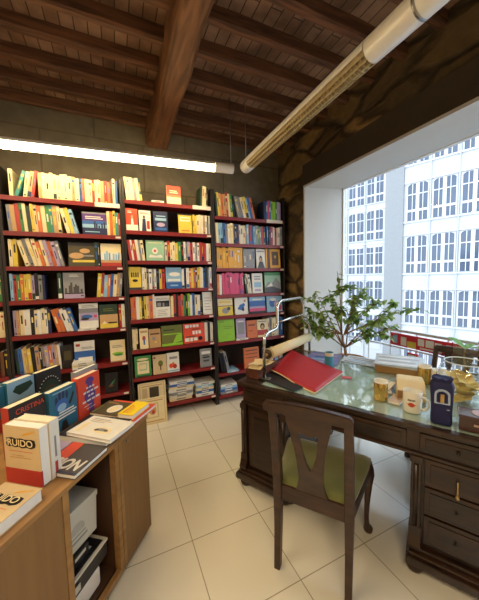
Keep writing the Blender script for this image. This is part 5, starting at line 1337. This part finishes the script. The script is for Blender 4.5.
# ------------------------------------------------------------------ ficus by the window
FX, FY_ = 2.08, 1.98
t_ = thing('potted_ficus', 'small leaved ficus tree in a wicker pot behind the desk in front of the window', 'plant', TR((FX, FY_, 0)))
WICK = mat('wicker_pot', (168, 124, 74), rough=0.8, var=0.3, scale=40, bump=0.6)
SOIL = mat('potting_soil', (84, 62, 42), rough=0.95, var=0.3, scale=30)
STOOLW = wood('plant_stool_wood', (110, 74, 42), (150, 106, 62), rough=0.5)
b = MB(); b.lathe([(.10, .40), (.125, .42), (.15, .66), (.158, .685), (.165, .70), (.15, .70), (.145, .67)], WICK, seg=32, close=False); b.lathe([(0, .40), (.10, .40)], WICK, seg=32, close=False)
b.build('pot', t_)
b = MB(); b.lathe([(0, .675), (.145, .67)], SOIL, seg=24, close=False); b.build('soil', t_)
s_ = thing('plant_stool', 'low round wooden stool under the wicker ficus pot', 'stool', TR((FX, FY_, 0)))
b = MB(); b.lathe([(0, .37), (.17, .37), (.175, .38), (.17, .398), (0, .398)], STOOLW, seg=28, close=False); b.build('stool_top', s_)
for q in range(3):
    a_ = q * 2.094 + .4
    b = MB(); b.tube([(.12 * math.cos(a_), .12 * math.sin(a_), .37), (.16 * math.cos(a_), .16 * math.sin(a_), 0)], [.016, .013], STOOLW, 10); b.build('leg', s_)
BARK = mat('ficus_bark', (140, 108, 78), rough=0.85, var=0.2, scale=30)
FL = [leafy('ficus_leaf_green', (118, 150, 72)), leafy('ficus_leaf_pale', (160, 182, 104)), leafy('ficus_leaf_dark', (88, 124, 58))]
rf = random.Random(21)
br = MB(); lf = MB()
# picture right is roughly (0.91, -0.41), depth (0.41, 0.91)
UX, UD = Vector((0.52, -0.85, 0)), Vector((0.85, 0.5, 0))
def pt(u, h, d): return UX * u + UD * d + Vector((0, 0, h))
def leaf(p, d, L):
    d = d.normalized(); sd = d.cross(Vector((rf.uniform(-.4, .4), rf.uniform(-.4, .4), 1))).normalized(); nz = sd.cross(d)
    w = L * .28; k = lf.mi(rf.choice(FL + FL[:2]))
    v = [p, p + d * L * .3 + sd * w - nz * .004, p + d * L * .65 + sd * w * .8 - nz * .006, p + d * L * 1.05 - nz * .012, p + d * L * .65 - sd * w * .8 - nz * .006, p + d * L * .3 - sd * w - nz * .004]
    m0 = p + d * L * .5 + nz * .004
    vs = [lf.bm.verts.new(q) for q in v]; c = lf.bm.verts.new(m0)
    for i in range(6):
        f = lf.bm.faces.new((vs[i], vs[(i + 1) % 6], c)); f.material_index = k; f.smooth = True
def twig(p0, p1, r0, leaves, depth):
    mid = (p0 + p1) / 2 + Vector((rf.uniform(-.03, .03), rf.uniform(-.03, .03), rf.uniform(0, .04)))
    pts = [p0 * (1 - u) ** 2 + mid * 2 * u * (1 - u) + p1 * u * u for u in (0, .25, .5, .75, 1)]
    br.tube([tuple(q) for q in pts], [r0 * (1 - .16 * i) for i in range(5)], BARK, 7)
    for i in range(leaves):
        u = rf.uniform(.3, 1.02); q = p0 * (1 - u) ** 2 + mid * 2 * u * (1 - u) + p1 * u * u
        d = Vector((rf.gauss(0, 1), rf.gauss(0, 1), rf.uniform(-1.1, .5)))
        leaf(q, d, rf.uniform(.05, .085))
    if depth:
        for i in range(3):
            u = rf.uniform(.45, .95); q = p0 * (1 - u) ** 2 + mid * 2 * u * (1 - u) + p1 * u * u
            e = q + (p1 - p0).normalized() * rf.uniform(.05, .13) + UX * rf.uniform(-.11, .11) + UD * rf.uniform(-.09, .09) + Vector((0, 0, rf.uniform(-.09, .06)))
            twig(q, e, r0 * .5, int(leaves * .75), depth - 1)
base = pt(-.03, .66, 0); fork = pt(-.045, .80, .01); top = pt(-.06, .93, 0)
br.tube([tuple(base), tuple((base + fork) / 2 + Vector((.006, 0, 0))), tuple(fork)], [.017, .015, .013], BARK, 10)
br.tube([tuple(fork), tuple((fork + top) / 2 + UX * -.01), tuple(top)], [.011, .010, .009], BARK, 8)
ENDS = [(-.50, 1.10, .02), (-.46, 1.17, .06), (-.48, .98, .0), (-.36, 1.36, .04), (-.40, 1.00, .05), (-.30, .90, -.02), (-.38, 1.28, .0), (-.22, 1.38, .05), (-.12, 1.56, 0), (.04, 1.46, .06), (.14, 1.38, -.06), (.26, 1.30, .04), (.38, 1.27, .0), (.48, 1.20, .06), (.30, 1.12, -.08), (.20, 1.02, .05), (.10, 1.18, -.12), (.02, 1.26, .12), (.34, 1.02, .06), (-.10, 1.24, -.08)]
for i, e in enumerate(ENDS):
    s0 = top if i % 3 else fork
    s0 = s0 + UX * .01 * (1 if e[0] > 0 else -1)
    twig(s0, pt(*e), .0065, 13, 1)
for v in lf.bm.verts:                                   # keep clear of the wall by the jamb
    if v.co.y + FY_ > 2.5: v.co.y = 2.5 - FY_ - (v.co.y + FY_ - 2.5) * .5
br.build('branches', t_); lf.build('foliage', t_, recalc=False)
